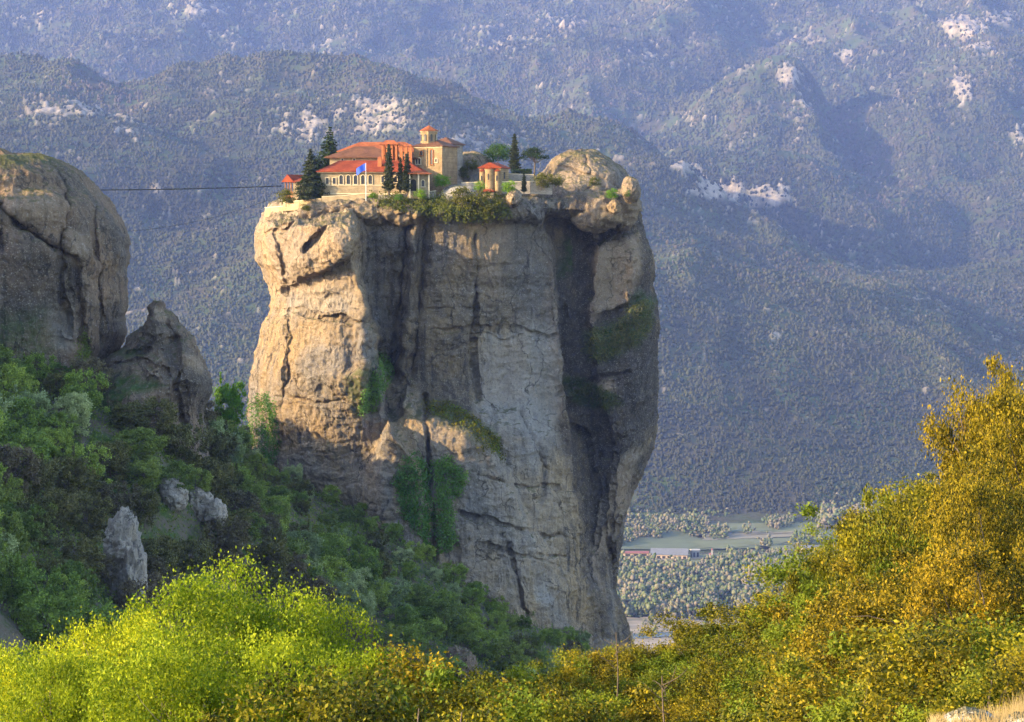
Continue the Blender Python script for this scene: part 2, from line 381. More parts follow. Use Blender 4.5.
# farm buildings
class MB:
    def __init__(s): s.v = []; s.f = []
    def poly(s, pts): 
        n = len(s.v); s.v += [tuple(p) for p in pts]; s.f.append(list(range(n, n + len(pts)))); return s
    def box(s, x0, x1, y0, y1, z0, z1):
        n = len(s.v); s.v += [(x, y, z) for x in (x0, x1) for y in (y0, y1) for z in (z0, z1)]
        s.f += [[n + i for i in q] for q in ((0, 1, 3, 2), (4, 6, 7, 5), (0, 4, 5, 1), (2, 3, 7, 6), (0, 2, 6, 4), (1, 5, 7, 3))]; return s
    def prism(s, pts, z0, z1, axis=2):
        """outline in the two other axes, extruded along axis"""
        n = len(s.v); k = len(pts)
        for z in (z0, z1):
            for p in pts:
                q = list(p); q.insert(axis, z); s.v.append(tuple(q))
        s.f.append([n + i for i in range(k)][::-1]); s.f.append([n + k + i for i in range(k)])
        s.f += [[n + i, n + (i + 1) % k, n + k + (i + 1) % k, n + k + i] for i in range(k)]; return s
    def hip(s, x0, x1, y0, y1, z0, z1, inset=None, th=.25, gable=False):
        """roof with thickness; ridge along the longer side"""
        n = len(s.v); w, d = x1 - x0, y1 - y0
        if w >= d: i = 0 if gable else (d / 2 if inset is None else inset); a, b = (x0 + i, (y0 + y1) / 2), (x1 - i, (y0 + y1) / 2)
        else: i = 0 if gable else (w / 2 if inset is None else inset); a, b = ((x0 + x1) / 2, y0 + i), ((x0 + x1) / 2, y1 - i)
        s.v += [(x0, y0, z0 - th), (x1, y0, z0 - th), (x1, y1, z0 - th), (x0, y1, z0 - th), (x0, y0, z0), (x1, y0, z0), (x1, y1, z0), (x0, y1, z0), (a[0], a[1], z1), (b[0], b[1], z1)]
        F_ = [(3, 2, 1, 0), (0, 1, 5, 4), (1, 2, 6, 5), (2, 3, 7, 6), (3, 0, 4, 7)]
        F_ += [(4, 5, 9, 8), (5, 6, 9), (6, 7, 8, 9), (7, 4, 8)] if w >= d else [(4, 5, 8), (5, 6, 9, 8), (6, 7, 9), (7, 4, 8, 9)]
        s.f += [[n + i for i in q] for q in F_]; return s
    def ngon(s, cx, cy, r, z0, z1, k=8, r1=None, ph=0.0, a0=0, a1=6.28319):
        r1 = r if r1 is None else r1; n = len(s.v); full = a1 - a0 > 6.2; kk = k if full else k + 1
        for z, q in ((z0, r), (z1, r1)):
            for i in range(kk): 
                t = a0 + (a1 - a0) * i / k + ph; s.v.append((cx + q * math.cos(t), cy + q * math.sin(t), z))
        for i in range(kk if full else kk - 1): s.f.append([n + i, n + (i + 1) % kk, n + kk + (i + 1) % kk, n + kk + i])
        s.f.append([n + i for i in range(kk)][::-1]); s.f.append([n + kk + i for i in range(kk)]); return s
    def build(s, name, mat, parent=None, loc=None, smooth=False):
        me = bpy.data.meshes.new(name); me.from_pydata(s.v, [], s.f)
        if smooth:
            for p in me.polygons: p.use_smooth = True
        return obj(name, me, mat, parent, loc)
shed_roof = plain('grey sheet roof', (.15, .15, .155), .6, .3, .2); shed_wall = plain('tan barn wall', (.42, .30, .20), .9, .3, .2)
red_sheet = plain('red sheet roof', (.22, .08, .07), .6, .3, .1); white_wall = plain('white render', (.30, .28, .25), .8, .4, .08)
dark_open = plain('dark opening', (.03, .028, .026), .9, 1, .1)
def farm(name, label, cat, px, py, w, d, h, rise, wall, roofm, rz=0, doors=0):
    t = tag(empty(name, G(px, py, VALLEY + 2.0), rz), label, cat)
    MB().box(-w / 2, w / 2, 0, d, -1, h).build('wall', wall, t)
    MB().hip(-w / 2 - 1, w / 2 + 1, -1, d + 1, h + .3, h + rise, gable=True, th=.3).build('roof', roofm, t)
    for k in range(doors):
        x = -w / 2 + (k + .5) * w / doors
        MB().box(x - w / doors * .3, x + w / doors * .3, -.12, .3, 0, h * .7).build('door', dark_open, t)
    return t
farm('farm_shed', 'long farm shed with a broad pale grey roof in the valley', 'shed', 669, 559, 44, 30, 5, 6, shed_wall, shed_roof, -.12, 7)
farm('barn', 'low barn with a red roof at the left of the grey farm shed', 'barn', 636, 556, 30, 9, 3.5, 2, shed_wall, red_sheet, 0, 3)
farm('farmhouse', 'small white block farmhouse at the right of the grey farm shed', 'house', 696, 557, 9, 9, 8, 1.5, white_wall, white_wall, .2, 2)
farm('farm_shed', 'far pale long shed among trees in the valley fields', 'shed', 815, 551, 30, 14, 4, 2.5, white_wall, shed_roof, .05, 5)
farm('barn', 'thin white low barn at the right edge of the valley fields', 'barn', 838, 554, 26, 10, 3, 1.5, white_wall, shed_roof, .0, 3)
t = tag(empty('chapel', G(712, 558, VALLEY + 2.0)), 'tiny white valley chapel with a thin tower', 'chapel')
MB().box(-3, 3, 0, 8, -1, 4).build('wall', white_wall, t); MB().hip(-3.4, 3.4, -.4, 8.4, 4.2, 6, th=.2).build('roof', red_sheet, t)
MB().box(-1, 1, -2.2, -.2, -1, 10).build('tower', white_wall, t); MB().ngon(0, -1.2, 1.6, 10, 12.5, 8, .1).build('spire', red_sheet, t)
# ------------------------------------------------------------------ near terrain: our slope, the ravine and the wooded hillside
SKY = np.array([(380, 712), (440, 700), (490, 690), (540, 668), (600, 655), (650, 645), (700, 634), (740, 613), (775, 588), (820, 566), (850, 541), (900, 505), (950, 478), (1024, 462), (1200, 400), (1500, 330)], float)
def z_fore(x, y):
    yy = np.clip(y, 9, 78); px = CX + F * x / yy
    s = np.interp(px, SKY[:, 0], SKY[:, 1]); k = (72 - yy) / 9
    z = -(s + 35 * k - 230) / F * yy - 3.6 * sm(12, 42, yy) - 1.8 * (1 - yy / 78)
    z = z - .10 * np.clip(-x - 14, 0, None) - .5 * np.clip(-x - 10, 0, 12) * sm(52, 74, y)
    z = z + .12 * fbm(np.stack([x / 2.5, y / 2.5, 0 * x], -1), 3)
    z = np.where(y < 9, z - .0 * y, z)
    return z - .95 * np.clip(y - 78, 0, None)
HC = [(0, 345, 490), (60, 372, 480), (100, 405, 470), (190, 432, 500), (250, 462, 575), (300, 505, 575), (400, 540, 575), (440, 580, 575), (500, 618, 578), (560, 652, 580), (620, 668, 585),
      (0, 398, 435), (50, 415, 438), (110, 428, 434), (170, 436, 444), (215, 462, 490), (300, 612, 505), (400, 660, 510), (480, 700, 515), (0, 500, 380), (100, 580, 380), (200, 655, 410), (300, 715, 440),
      (0, 640, 320), (100, 720, 320), (-120, 340, 450), (-120, 440, 390), (-250, 400, 400), (-250, 380, 480), (400, 530, 660), (250, 440, 660), (600, 668, 660), (0, 340, 600), (-200, 300, 640), (150, 420, 640)]
hp = np.array(HC, float); hp = P(hp[:, 0], hp[:, 1], hp[:, 2])
def _U(r2): return .5 * r2 * np.log(r2 + 1e-9)
_K = _U(((hp[:, None, :2] - hp[None, :, :2]) ** 2).sum(-1)) + np.eye(len(hp)) * 400
_A = np.block([[_K, np.c_[np.ones(len(hp)), hp[:, :2]]], [np.r_[np.ones((1, len(hp))), hp[:, :2].T], np.zeros((3, 3))]])
_w = np.linalg.solve(_A, np.r_[hp[:, 2], 0, 0, 0])
def z_hill(x, y):
    s = _w[-3] + _w[-2] * x + _w[-1] * y
    for k in range(len(hp)): s = s + _w[k] * _U((x - hp[k, 0]) ** 2 + (y - hp[k, 1]) ** 2)
    s = np.clip(s, -230, 20)
    s = s - .55 * np.clip(-150 - x, 0, None) * sm(430, 480, y) - .42 * np.clip(-88 - x, 0, 60) * sm(515, 550, y)
    s = s - .9 * np.clip(x - 38, 0, None) - 1.15 * np.clip(y - 660, 0, None)
    return s + 1.6 * fbm(np.stack([x / 22, y / 22, 0 * x], -1), 4)
RIDY = [120, 170, 300, 398, 409, 467, 522, 560, 620, 700]; RIDZ = [-120, 84, 97, 62, 27, 14, -4, -10, -30, -90]
def z_ridge(x, y):
    return np.interp(y, RIDY, RIDZ) - .95 * np.abs(x + 235 + 10 * vnoise(np.stack([y / 60, 0 * y, 0 * y], -1))) + 3 * fbm(np.stack([x / 18, y / 18, 0 * x], -1), 3)
def near_z(x, y):
    x = np.asarray(x, float).ravel(); y = np.asarray(y, float).ravel()
    h = np.where(y > 110, z_hill(x, y), -1e4)
    return np.maximum(np.maximum(np.maximum(z_fore(x, y), h), z_ridge(x, y)), VALLEY - 20)
gx = np.concatenate([np.arange(-420, -60, 4.), np.arange(-60, 60, 1.6), np.arange(60, 421, 5.)])
gy = np.concatenate([np.arange(-40, 110, 1.2), np.arange(110, 600, 2.6), np.arange(600, 960, 5.)])
GY, GX = np.meshgrid(gy, gx, indexing='ij'); GZ = near_z(GX, GY).reshape(GX.shape)
m = M('hillside soil', .95, .05)
n1 = m.noise(m.pos(), .25, 6, .65); n2 = m.noise(m.pos(), 1.6, 5, .7)
m.color(m.mix(m.ramp(n1, (.45, 0.), (.6, 1.)), m.mix(n2, (.09, .07, .05), (.17, .14, .10)), m.mix(n2, (.035, .06, .015), (.08, .12, .03))))
m.bump(n2, .3)
tag(obj('hillside_ground', mesh('hillside_ground', np.stack([GX, GY, GZ], -1).reshape(-1, 3), grid_faces(len(gy), len(gx)), True), m.m), kind='structure')

# ------------------------------------------------------------------ sandstone pillars
def soft_poly(px, py, pts, soft):
    pts = np.asarray(pts, float); ins = np.zeros(px.shape, bool); d2 = np.full(px.shape, 1e9)
    for k in range(len(pts)):
        (ax, ay), (bx, by) = pts[k], pts[(k + 1) % len(pts)]
        if ay != by:
            c = ((ay > py) != (by > py)) & (px < (bx - ax) * (py - ay) / (by - ay) + ax); ins ^= c
        dx, dy = bx - ax, by - ay; t = np.clip(((px - ax) * dx + (py - ay) * dy) / (dx * dx + dy * dy), 0, 1)
        d2 = np.minimum(d2, (px - ax - t * dx) ** 2 + (py - ay - t * dy) ** 2)
    d = np.sqrt(d2); return sm(-soft, soft, np.where(ins, d, -d))
def line_d(px, py, pts):
    pts = np.asarray(pts, float); d2 = np.full(px.shape, 1e9); tt = np.zeros(px.shape)
    for k in range(len(pts) - 1):
        (ax, ay), (bx, by) = pts[k], pts[k + 1]; dx, dy = bx - ax, by - ay
        t = np.clip(((px - ax) * dx + (py - ay) * dy) / (dx * dx + dy * dy), 0, 1)
        d2 = np.minimum(d2, (px - ax - t * dx) ** 2 + (py - ay - t * dy) ** 2)
    return np.sqrt(d2)
def crack(px, py, pts, w, depth): return -depth * np.exp(-(line_d(px, py, pts) / w) ** 2)

def pillar(name, mat, Lp, Rp, py0, py1, Yc, Bf, Bb, nrow, nf, nb, relief, masks, amp=1.0, expo=2.5, top_round=6.0, seed=0, parent=None, capup=0.0, rowpow=1.0):
    Lp = np.array(Lp, float); Rp = np.array(Rp, float)
    rows = py0 + (py1 - py0) * np.linspace(0, 1, nrow) ** rowpow
    L = np.interp(rows, Lp[:, 1], Lp[:, 0]); Rr = np.interp(rows, Rp[:, 1], Rp[:, 0])
    k5 = np.ones(5) / 5
    if nrow > 200: L[2:-2] = np.convolve(L, k5, 'valid'); Rr[2:-2] = np.convolve(Rr, k5, 'valid')
    wmax = (Rr - L).max()
    sf = np.sin(np.linspace(-math.pi / 2, math.pi / 2, nf)); sb = np.sin(np.linspace(math.pi / 2, -math.pi / 2, nb + 2))[1:-1]
    cf = (1 - np.abs(sf) ** expo) ** (1 / expo); cb = (1 - np.abs(sb) ** expo) ** (1 / expo)
    mid = ((L + Rr) / 2)[:, None]; half = ((Rr - L) / 2)[:, None]
    shrink = np.clip((half * 2 / wmax), 0, 1) ** .5
    tr = np.exp(-(rows - py0) / 7.0)[:, None] * top_round
    px = mid + half * sf; py = np.broadcast_to(rows[:, None], px.shape)
    wx = px + 2.2 * fbm(np.stack([px / 14, py / 14, 0 * px + seed], -1).reshape(-1, 3), 3).reshape(px.shape)
    wy = py + 2.2 * fbm(np.stack([px / 14, py / 14, 0 * px + seed + 5], -1).reshape(-1, 3), 3).reshape(px.shape)
    fade = np.minimum(1, cf * 1.6)[None]
    d = relief(wx, wy) * fade
    Y = Yc - Bf * shrink * cf[None] + tr * cf[None] - d
    Vf = P(px, py, Y)
    pxb = mid + half * sb; Vb = P(pxb, np.broadcast_to(rows[:, None], pxb.shape), Yc)
    Vb[..., 1] = Yc + (Bb * shrink - tr * .5) * cb[None]
    V = np.concatenate([Vf, Vb], 1)
    # rough the surface along its own normal
    du = np.roll(V, -1, 1) - np.roll(V, 1, 1); dv = np.gradient(V, axis=0)
    n = np.cross(du, dv); n /= np.linalg.norm(n, axis=-1, keepdims=True) + 1e-9
    if (n[nrow // 2, nf // 2, 1]) > 0: n = -n
    q = V.reshape(-1, 3) + seed * 31.7
    w3 = q + 2.5 * np.stack([fbm(q / 12., 2), 0 * q[:, 0], fbm(q / 12. + 40, 2)], -1)
    ns = (fbm(q / 26., 3) * 1.5 + (ridged(w3 / np.array([8., 8., 45.]), 4, .55) - .9) * .45 + fbm(w3 / np.array([16., 16., 3.2]), 4, .55) * .38
          + (ridged(q / np.array([5., 5., 9.]), 4, .6) - .9) * .27 + fbm(q / 1.3, 3, .6) * .24)
    V = V + n * (amp * ns.reshape(V.shape[:2]))[..., None]
    ntot = nf + nb
    faces = [grid_faces(nrow, ntot, True)]
    top = V[0]; cen = top.mean(0); K = 16; caps = []
    for k in range(1, K + 1):
        f = 1 - k / (K + 1); c = cen + (top - cen) * f; c[:, 2] += capup * (1 - f * f) + .5 * vnoise(c / 4.)
        caps.append(c)
    cap = np.stack(caps); base = nrow * ntot
    r = np.arange(K + 1)[:, None]; cc = np.arange(ntot)[None]
    idx = np.concatenate([np.arange(ntot)[None], base + np.arange(K * ntot).reshape(K, ntot)], 0)
    a_, b_ = idx[:-1], idx[1:]
    faces.append(np.stack([np.roll(a_, -1, 1), a_, b_, np.roll(b_, -1, 1)], -1).reshape(-1, 4))
    ci = base + K * ntot; last = idx[-1]
    VV = np.concatenate([V.reshape(-1, 3), cap.reshape(-1, 3), (cap[-1].mean(0))[None]])
    tri = np.stack([np.roll(last, -1), last, np.full(ntot, ci)], -1)
    at = {}
    for key, fn in masks.items():
        mf = np.zeros(V.shape[:2]); mf[:, :nf] = fn(wx, wy); at[key] = np.concatenate([mf.ravel(), np.zeros(len(VV) - mf.size)])
    fq = np.concatenate(faces)
    me = mesh(name, VV, [fq, tri], True, at)
    o = obj(name, me, mat, parent)
    return o, V[:, :nf], n[:, :nf], px, py

def rock_mat(name, warm, grey, darkc, streak=1.0):
    m = M(name, .92, .12)
    p = m.pos(); big = m.noise(p, .045, 5, .6, .6); med = m.noise(p, .35, 6, .68, .3); fine = m.noise(p, 2.2, 5, .7)
    c = m.mix(m.ramp(big, (.40, 0.), (.60, 1.)), grey, warm)
    c = m.mix(m.ramp(med, (.30, .0), (.72, 1.)), m.mix(.55, c, darkc), c)
    st = m.noise(m.pos((1, 1, .06)), .55, 5, .62, .2)            # long dark water streaks
    reg = m.noise(p, .03, 3, .5)
    c = m.mix(m.math('MULTIPLY', m.ramp(st, (.50, 0.), (.66, 1.)), m.ramp(reg, (.38, .35 * streak), (.54, min(1., 1.0 * streak)))), c, darkc)
    ps = m.noise(m.pos((1, 1, .05)), .8, 4, .6)                      # pale mineral streaks
    c = m.mix(m.math('MULTIPLY', m.ramp(ps, (.60, 0.), (.70, .6)), m.attr('pale')), c, (.55, .52, .47))
    c = m.mix(m.math('MULTIPLY', m.attr('pale'), .6), c, m.mix(med, (.30, .275, .25), (.46, .42, .37)))
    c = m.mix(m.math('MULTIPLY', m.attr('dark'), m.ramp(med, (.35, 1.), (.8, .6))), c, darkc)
    c = m.mix(m.math('MULTIPLY', m.attr('tan'), .75), c, m.mix(med, (.25, .18, .12), (.42, .31, .21)))
    spot = m.noise(p, .9, 4, .75)
    c = m.mix(m.ramp(m.noise(p, 2.6, 3, .8), (.57, 0.), (.66, .6)), c, (.50, .44, .35))   # lichen and pebbles
    c = m.mix(m.ramp(m.noise(p, 1.9, 4, .8), (.58, 0.), (.66, .75)), c, (.05, .043, .036))
    c = m.mix(m.math('MULTIPLY', m.attr('moss'), m.ramp(m.noise(p, .6, 5, .8), (.36, 0.), (.52, .95))), c, m.mix(fine, (.025, .05, .012), (.07, .115, .03)))
    vo = m.add('ShaderNodeTexVoronoi', feature='DISTANCE_TO_EDGE'); wv = m.add('ShaderNodeVectorMath', operation='MULTIPLY_ADD')
    nz_ = m.add('ShaderNodeTexNoise'); nz_.inputs['Scale'].default_value = .12; nz_.inputs['Detail'].default_value = 5; m.link(p, nz_.inputs['Vector'])
    m.link(nz_.outputs['Color'], wv.inputs[0]); wv.inputs[1].default_value = (14, 14, 14); m.link(p, wv.inputs[2])
    sc_ = m.add('ShaderNodeMapping'); sc_.inputs['Scale'].default_value = (.085, .085, .03); m.link(wv.outputs[0], sc_.inputs[0]); m.link(sc_.outputs[0], vo.inputs['Vector']); vo.inputs['Scale'].default_value = 1.0
    crk = m.ramp(vo.outputs['Distance'], (.0, 1.), (.022, 0.)); c = m.mix(m.math('MULTIPLY', crk, m.ramp(med, (.40, 0.), (.52, .85))), c, (.04, .035, .032))
    # a little green on level ledges
    g = m.add('ShaderNodeNewGeometry'); sx = m.add('ShaderNodeSeparateXYZ'); m.link(g.outputs['Normal'], sx.inputs[0])
    led = m.math('MULTIPLY', m.ramp(sx.outputs['Z'], (.62, 0.), (.85, .8)), m.ramp(med, (.42, 0.), (.55, 1.)))
    c = m.mix(led, c, (.085, .085, .03))
    m.color(c)
    b1 = m.bump(med, 1.1, .8); b2 = m.bump(m.noise(p, 1.7, 6, .72), .45, .8, b1); 
    b3 = m.bump(m.noise(m.pos((1, 1, .25)), .9, 5, .7), .6, .7, b2); m.bump(m.noise(m.pos((.5, .5, 3)), .8, 5, .75), .4, .6, b3)
    return m.m
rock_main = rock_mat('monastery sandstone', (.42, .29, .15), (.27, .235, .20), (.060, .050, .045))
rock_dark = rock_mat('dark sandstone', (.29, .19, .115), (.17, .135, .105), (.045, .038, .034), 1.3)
rock_pale = rock_mat('pale rock', (.45, .38, .30), (.38, .34, .29), (.16, .13, .11), .3)

def main_relief(x, y):
    d = 0 * x
    xe = np.interp(y, [200, 225, 260, 300, 340, 380, 430, 470], [352, 357, 354, 363, 373, 380, 392, 420])
    bt = (1 - sm(xe - 3, xe + 7, x)) * sm(212, 226, y + .0 * x)
    d += 18 * bt * np.interp(y, [200, 380, 440, 520], [1, .95, .45, .12])
    # slab leaning on the lower middle of the face
    yt = np.interp(x, [360, 380, 405, 416, 428, 450, 480, 500, 520, 560], [470, 425, 383, 402, 404, 407, 428, 452, 500, 560])
    d += 10 * sm(-2, 22, y - yt) * (1 - sm(500, 590, x)) * sm(352, 385, x)
    d += 7 * sm(430, 620, y) * (1 - sm(540, 610, x))
    # chimney beside the buttress with its rounded rib
    xc = np.interp(y, [190, 215, 300, 375], [420, 414, 408, 400])
    cf = sm(196, 215, y) * (1 - sm(368, 384, y))
    d += cf * (-6.5 * np.exp(-((x - xc + 6) / 5) ** 2) + 2.5 * np.exp(-((x - xc - 2) / 5) ** 2) - 4.5 * np.exp(-((x - xc - 12) / 6) ** 2))
    d += -3.5 * np.exp(-((x - 388) / 9) ** 2) * sm(240, 270, y) * (1 - sm(370, 400, y))
    d += -4 * np.exp(-((x - 490) / 50) ** 2 - ((y - 350) / 60) ** 2)
    d += -7 * sm(212, 226, y) * (1 - sm(390, 450, y)) * sm(362, 372, x) * (1 - sm(545, 575, x))
    # left cap boulders hanging over the hollow
    hy = np.interp(x, [250, 262, 285, 300, 320, 345, 356], [262, 292, 292, 282, 276, 258, 240])
    ov = 1 - sm(-3, 3, y - hy); d += 4.8 * ov * (1 - sm(348, 358, x)) * sm(203, 212, y)
    d += crack(x, y, [(258, 236), (290, 226), (318, 216), (345, 205)], 2.2, 4)
    d += crack(x, y, [(275, 232), (283, 262), (286, 292)], 2.2, 3.5)
    d += crack(x, y, [(305, 250), (325, 226), (352, 222)], 2, 3)
    d += 2.5 * np.exp(-((x - 268) / 10) ** 2 - ((y - 225) / 14) ** 2) + 3 * np.exp(-((x - 300) / 12) ** 2 - ((y - 265) / 18) ** 2) + 2.5 * np.exp(-((x - 335) / 12) ** 2 - ((y - 240) / 16) ** 2)
    d += crack(x, y, [(262, 312), (300, 311), (340, 318), (366, 322)], 1.6, 2.2) + 1.2 * sm(309, 313, y) * (1 - sm(352, 372, x))
    d += 2 * np.exp(-((x - 327) / 9) ** 2 - ((y - 293) / 7) ** 2)
    d += crack(x, y, [(288, 312), (289, 345), (284, 390), (286, 440)], 1.4, 1.8) + crack(x, y, [(262, 350), (260, 420)], 1.4, 1.6)
    d += -3.0 * np.exp(-((x - 353) / 10) ** 2 - ((y - 350) / 32) ** 2)
    # right half: arete, dark recess, tan panel, right rib
    xa = np.interp(y, [190, 240, 300, 350, 430, 520, 640], [522, 552, 558, 560, 572, 584, 604])
    xb = np.interp(y, [190, 250, 320, 400, 450, 520, 640], [588, 594, 590, 600, 612, 610, 618])
    rec = sm(xa - 2, xa + 8, x) * (1 - sm(xb - 5, xb + 3, x))
    d += -10 * rec * np.interp(y, [196, 205, 235, 420, 520, 640], [.1, .35, 1, .9, .45, .25])
    d += -.075 * np.clip(x - 465, 0, 100) * sm(205, 240, y) * (1 - sm(430, 520, y)) * (1 - sm(600, 640, x)) + .6 * np.exp(-((x - xa + 3) / 5) ** 2)
    d += crack(x, y, [(655, 428), (640, 468), (624, 500), (611, 540), (614, 580), (628, 640), (632, 700)], 2.6, 5.5)
    d += crack(x, y, [(600, 320), (640, 300), (655, 285)], 3, 2.5) + crack(x, y, [(590, 250), (612, 232), (640, 226)], 2.2, 3)
    d += crack(x, y, [(575, 425), (590, 440), (600, 500), (590, 560), (598, 640)], 2.4, 3)
    d += -3 * np.exp(-((x - 610) / 22) ** 2 - ((y - 290) / 50) ** 2)
    d += crack(x, y, [(475, 235), (474, 330), (477, 400)], 1.6, 2.6)
    d += crack(x, y, [(425, 398), (428, 440), (432, 500), (434, 560)], 2.2, 4.5)
    d += crack(x, y, [(510, 545), (514, 570), (524, 600), (530, 625)], 1.5, 2) + crack(x, y, [(455, 545), (462, 575)], 1.5, 1.5)
    # ledges
    for pts, w, dp in (([(400, 308), (440, 309), (476, 307)], 1.0, 1.0), ([(430, 330), (480, 328), (520, 330), (558, 338)], 1.6, 1.4), ([(478, 330), (478, 332)], 2, 1),
                       ([(460, 512), (500, 525), (545, 535), (575, 538)], 1.6, 1.6), ([(270, 398), (330, 402), (345, 400)], 1.3, 1.2), ([(300, 500), (360, 510), (395, 512)], 1.4, 1.2),
                       ([(520, 415), (545, 470), (540, 500)], 4, 1.5), ([(470, 470), (520, 488), (560, 486)], 1.4, 1.3), ([(540, 555), (565, 556)], 1.6, 1.5), ([(480, 545), (560, 565)], 1.2, 1.0),
                       ([(560, 395), (600, 378), (630, 372)], 2, 2)):
        d += crack(x, y, pts, w, dp)
    return d
mk = lambda *polys: (lambda x, y: np.maximum.reduce([s * soft_poly(x, y, p, f) for p, f, s in polys]))
main_masks = {
    'moss': mk(([(588, 330), (612, 324), (640, 292), (656, 300), (654, 325), (636, 345), (600, 363), (584, 352)], 6, 1), ([(568, 376), (600, 386), (622, 402), (606, 412), (578, 400)], 5, 1),
               ([(562, 238), (572, 238), (574, 272), (562, 276)], 4, .8), ([(376, 194), (440, 194), (500, 200), (510, 216), (470, 222), (430, 212), (390, 208)], 5, 1),
               ([(420, 402), (450, 400), (495, 432), (500, 462), (470, 440), (440, 418)], 5, .8), ([(345, 380), (385, 350), (395, 365), (372, 412), (352, 415)], 5, .7), ([(600, 196), (625, 205), (622, 214), (600, 208)], 3, .9)),
    'pale': mk(([(478, 335), (558, 318), (562, 400), (556, 440), (500, 432), (476, 410)], 10, .9), ([(440, 300), (556, 230), (558, 320), (470, 330)], 14, .35), ([(355, 300), (340, 262), (300, 290), (275, 312), (350, 312)], 8, .5),
               ([(470, 470), (540, 440), (575, 500), (560, 620), (470, 560)], 25, .45), ([(260, 440), (380, 440), (400, 520), (280, 500)], 18, .35), ([(520, 430), (545, 380), (552, 430), (530, 450)], 6, .8), ([(535, 590), (546, 584), (552, 600), (538, 604)], 3, 1)),
    'dark': mk(([(560, 196), (600, 196), (650, 215), (664, 300), (668, 400), (640, 450), (600, 480), (572, 430), (558, 330)], 6, 1), ([(372, 330), (470, 330), (478, 430), (425, 400), (396, 380)], 8, .65),  # stained recess; the right flank's shade is painted into the colour too
               ([(358, 226), (420, 216), (500, 240), (560, 225), (556, 320), (475, 330), (380, 330)], 12, .5), ([(575, 440), (612, 450), (604, 640), (588, 640)], 6, .8), ([(560, 420), (600, 430), (634, 470), (605, 560), (585, 530)], 7, .9), ([(648, 440), (632, 480), (606, 560), (618, 640), (632, 660), (622, 570), (640, 500)], 3, .8)),  # upper centre polygon paints the face's shadow into the stone colour
    'tan': mk(([(592, 250), (640, 232), (645, 262), (628, 300), (594, 320)], 6, 1), ([(480, 345), (525, 340), (525, 400), (480, 405)], 8, .5), ([(612, 480), (640, 452), (628, 520), (600, 560), (600, 600), (590, 560)], 5, .9), ([(578, 388), (612, 378), (618, 392), (600, 396)], 5, .9),
              ([(252, 200), (356, 205), (352, 290), (262, 300)], 10, .7), ([(470, 200), (512, 205), (500, 300), (480, 300)], 8, .6)),  # ochre cap and upper face, with sunlit warmth put into the colour
}
MAIN_L = [(282, 196), (270, 203), (262, 212), (256, 226), (252, 240), (254, 256), (261, 272), (268, 288), (267, 300), (266, 310), (260, 322), (256, 345), (250, 372), (250, 400), (252, 430), (256, 470), (262, 520), (268, 600), (268, 720)]
MAIN_R = [(634, 196), (640, 205), (644, 222), (650, 240), (656, 258), (655, 285), (660, 315), (661, 345), (658, 372), (655, 402), (652, 430), (642, 462), (633, 495), (625, 528), (620, 560), (618, 590), (624, 618), (634, 645), (640, 720)]
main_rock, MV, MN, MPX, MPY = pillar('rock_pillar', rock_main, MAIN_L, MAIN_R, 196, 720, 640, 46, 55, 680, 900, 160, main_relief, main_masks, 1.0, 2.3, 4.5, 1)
tag(main_rock, 'tall sheer sandstone pillar with the red roofed monastery on its summit', 'rock pillar')
zero = {'moss': lambda x, y: 0 * x}
def dome_relief(x, y): return crack(x, y, [(585, 158), (590, 172)], 1.5, 1.2) + crack(x, y, [(556, 168), (600, 178), (630, 195)], 2, 1.0) + crack(x, y, [(570, 195), (600, 185), (625, 205)], 2, 1.5)
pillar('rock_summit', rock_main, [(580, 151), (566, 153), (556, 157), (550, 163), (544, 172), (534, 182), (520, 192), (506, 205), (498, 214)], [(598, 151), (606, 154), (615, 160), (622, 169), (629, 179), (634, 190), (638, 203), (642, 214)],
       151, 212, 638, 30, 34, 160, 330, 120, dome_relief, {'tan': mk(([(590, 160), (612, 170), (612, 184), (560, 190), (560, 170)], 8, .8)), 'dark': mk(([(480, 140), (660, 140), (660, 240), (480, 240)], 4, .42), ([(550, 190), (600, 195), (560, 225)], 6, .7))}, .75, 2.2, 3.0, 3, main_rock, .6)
pillar('rock_outcrop', rock_main, [(460, 152), (452, 155), (440, 164), (430, 196)], [(478, 152), (488, 155), (500, 168), (520, 196)], 152, 196, 634, 6, 12, 70, 150, 60, lambda x, y: 0 * x, zero, .6, 2.0, 1.5, 5, main_rock, .4)
def lump(name, c, rad, mat, parent=None, amp=.18, seed=0, nr=70, nc=110, tall=1.0, masks=None):
    th = np.linspace(0.02, math.pi - .02, nr)[:, None]; ph = np.arange(nc)[None] / nc * 2 * math.pi
    d = np.stack([np.sin(th) * np.cos(ph), np.sin(th) * np.sin(ph), np.cos(th) * np.ones_like(ph)], -1).reshape(-1, 3)
    rad = np.array(rad, float); q = d * rad; m_ = rad.min()
    q2 = q / m_ + seed * 9.7
    k = 1 + amp * (fbm(q2 * .9, 3) * .9 + (ridged(q2 * np.array([1.6, 1.6, 1.1]), 4) - .9) * .5 + fbm(q2 * np.array([2.2, 2.2, 5.]), 3) * .25)
    V = np.asarray(c, float) + q * k[:, None]
    e_ = np.arange(nc); V = np.concatenate([V, V[:nc].mean(0)[None], V[-nc:].mean(0)[None]]); i0 = nr * nc
    tri = np.concatenate([np.stack([e_, np.roll(e_, -1), np.full(nc, i0)], -1), np.stack([np.roll(e_, -1) + i0 - nc, e_ + i0 - nc, np.full(nc, i0 + 1)], -1)])
    return obj(name, mesh(name, V, [grid_faces(nr, nc, True)[:, ::-1], tri], True, {k_: np.full(len(V), v_) for k_, v_ in (masks or {}).items()}), mat, parent)
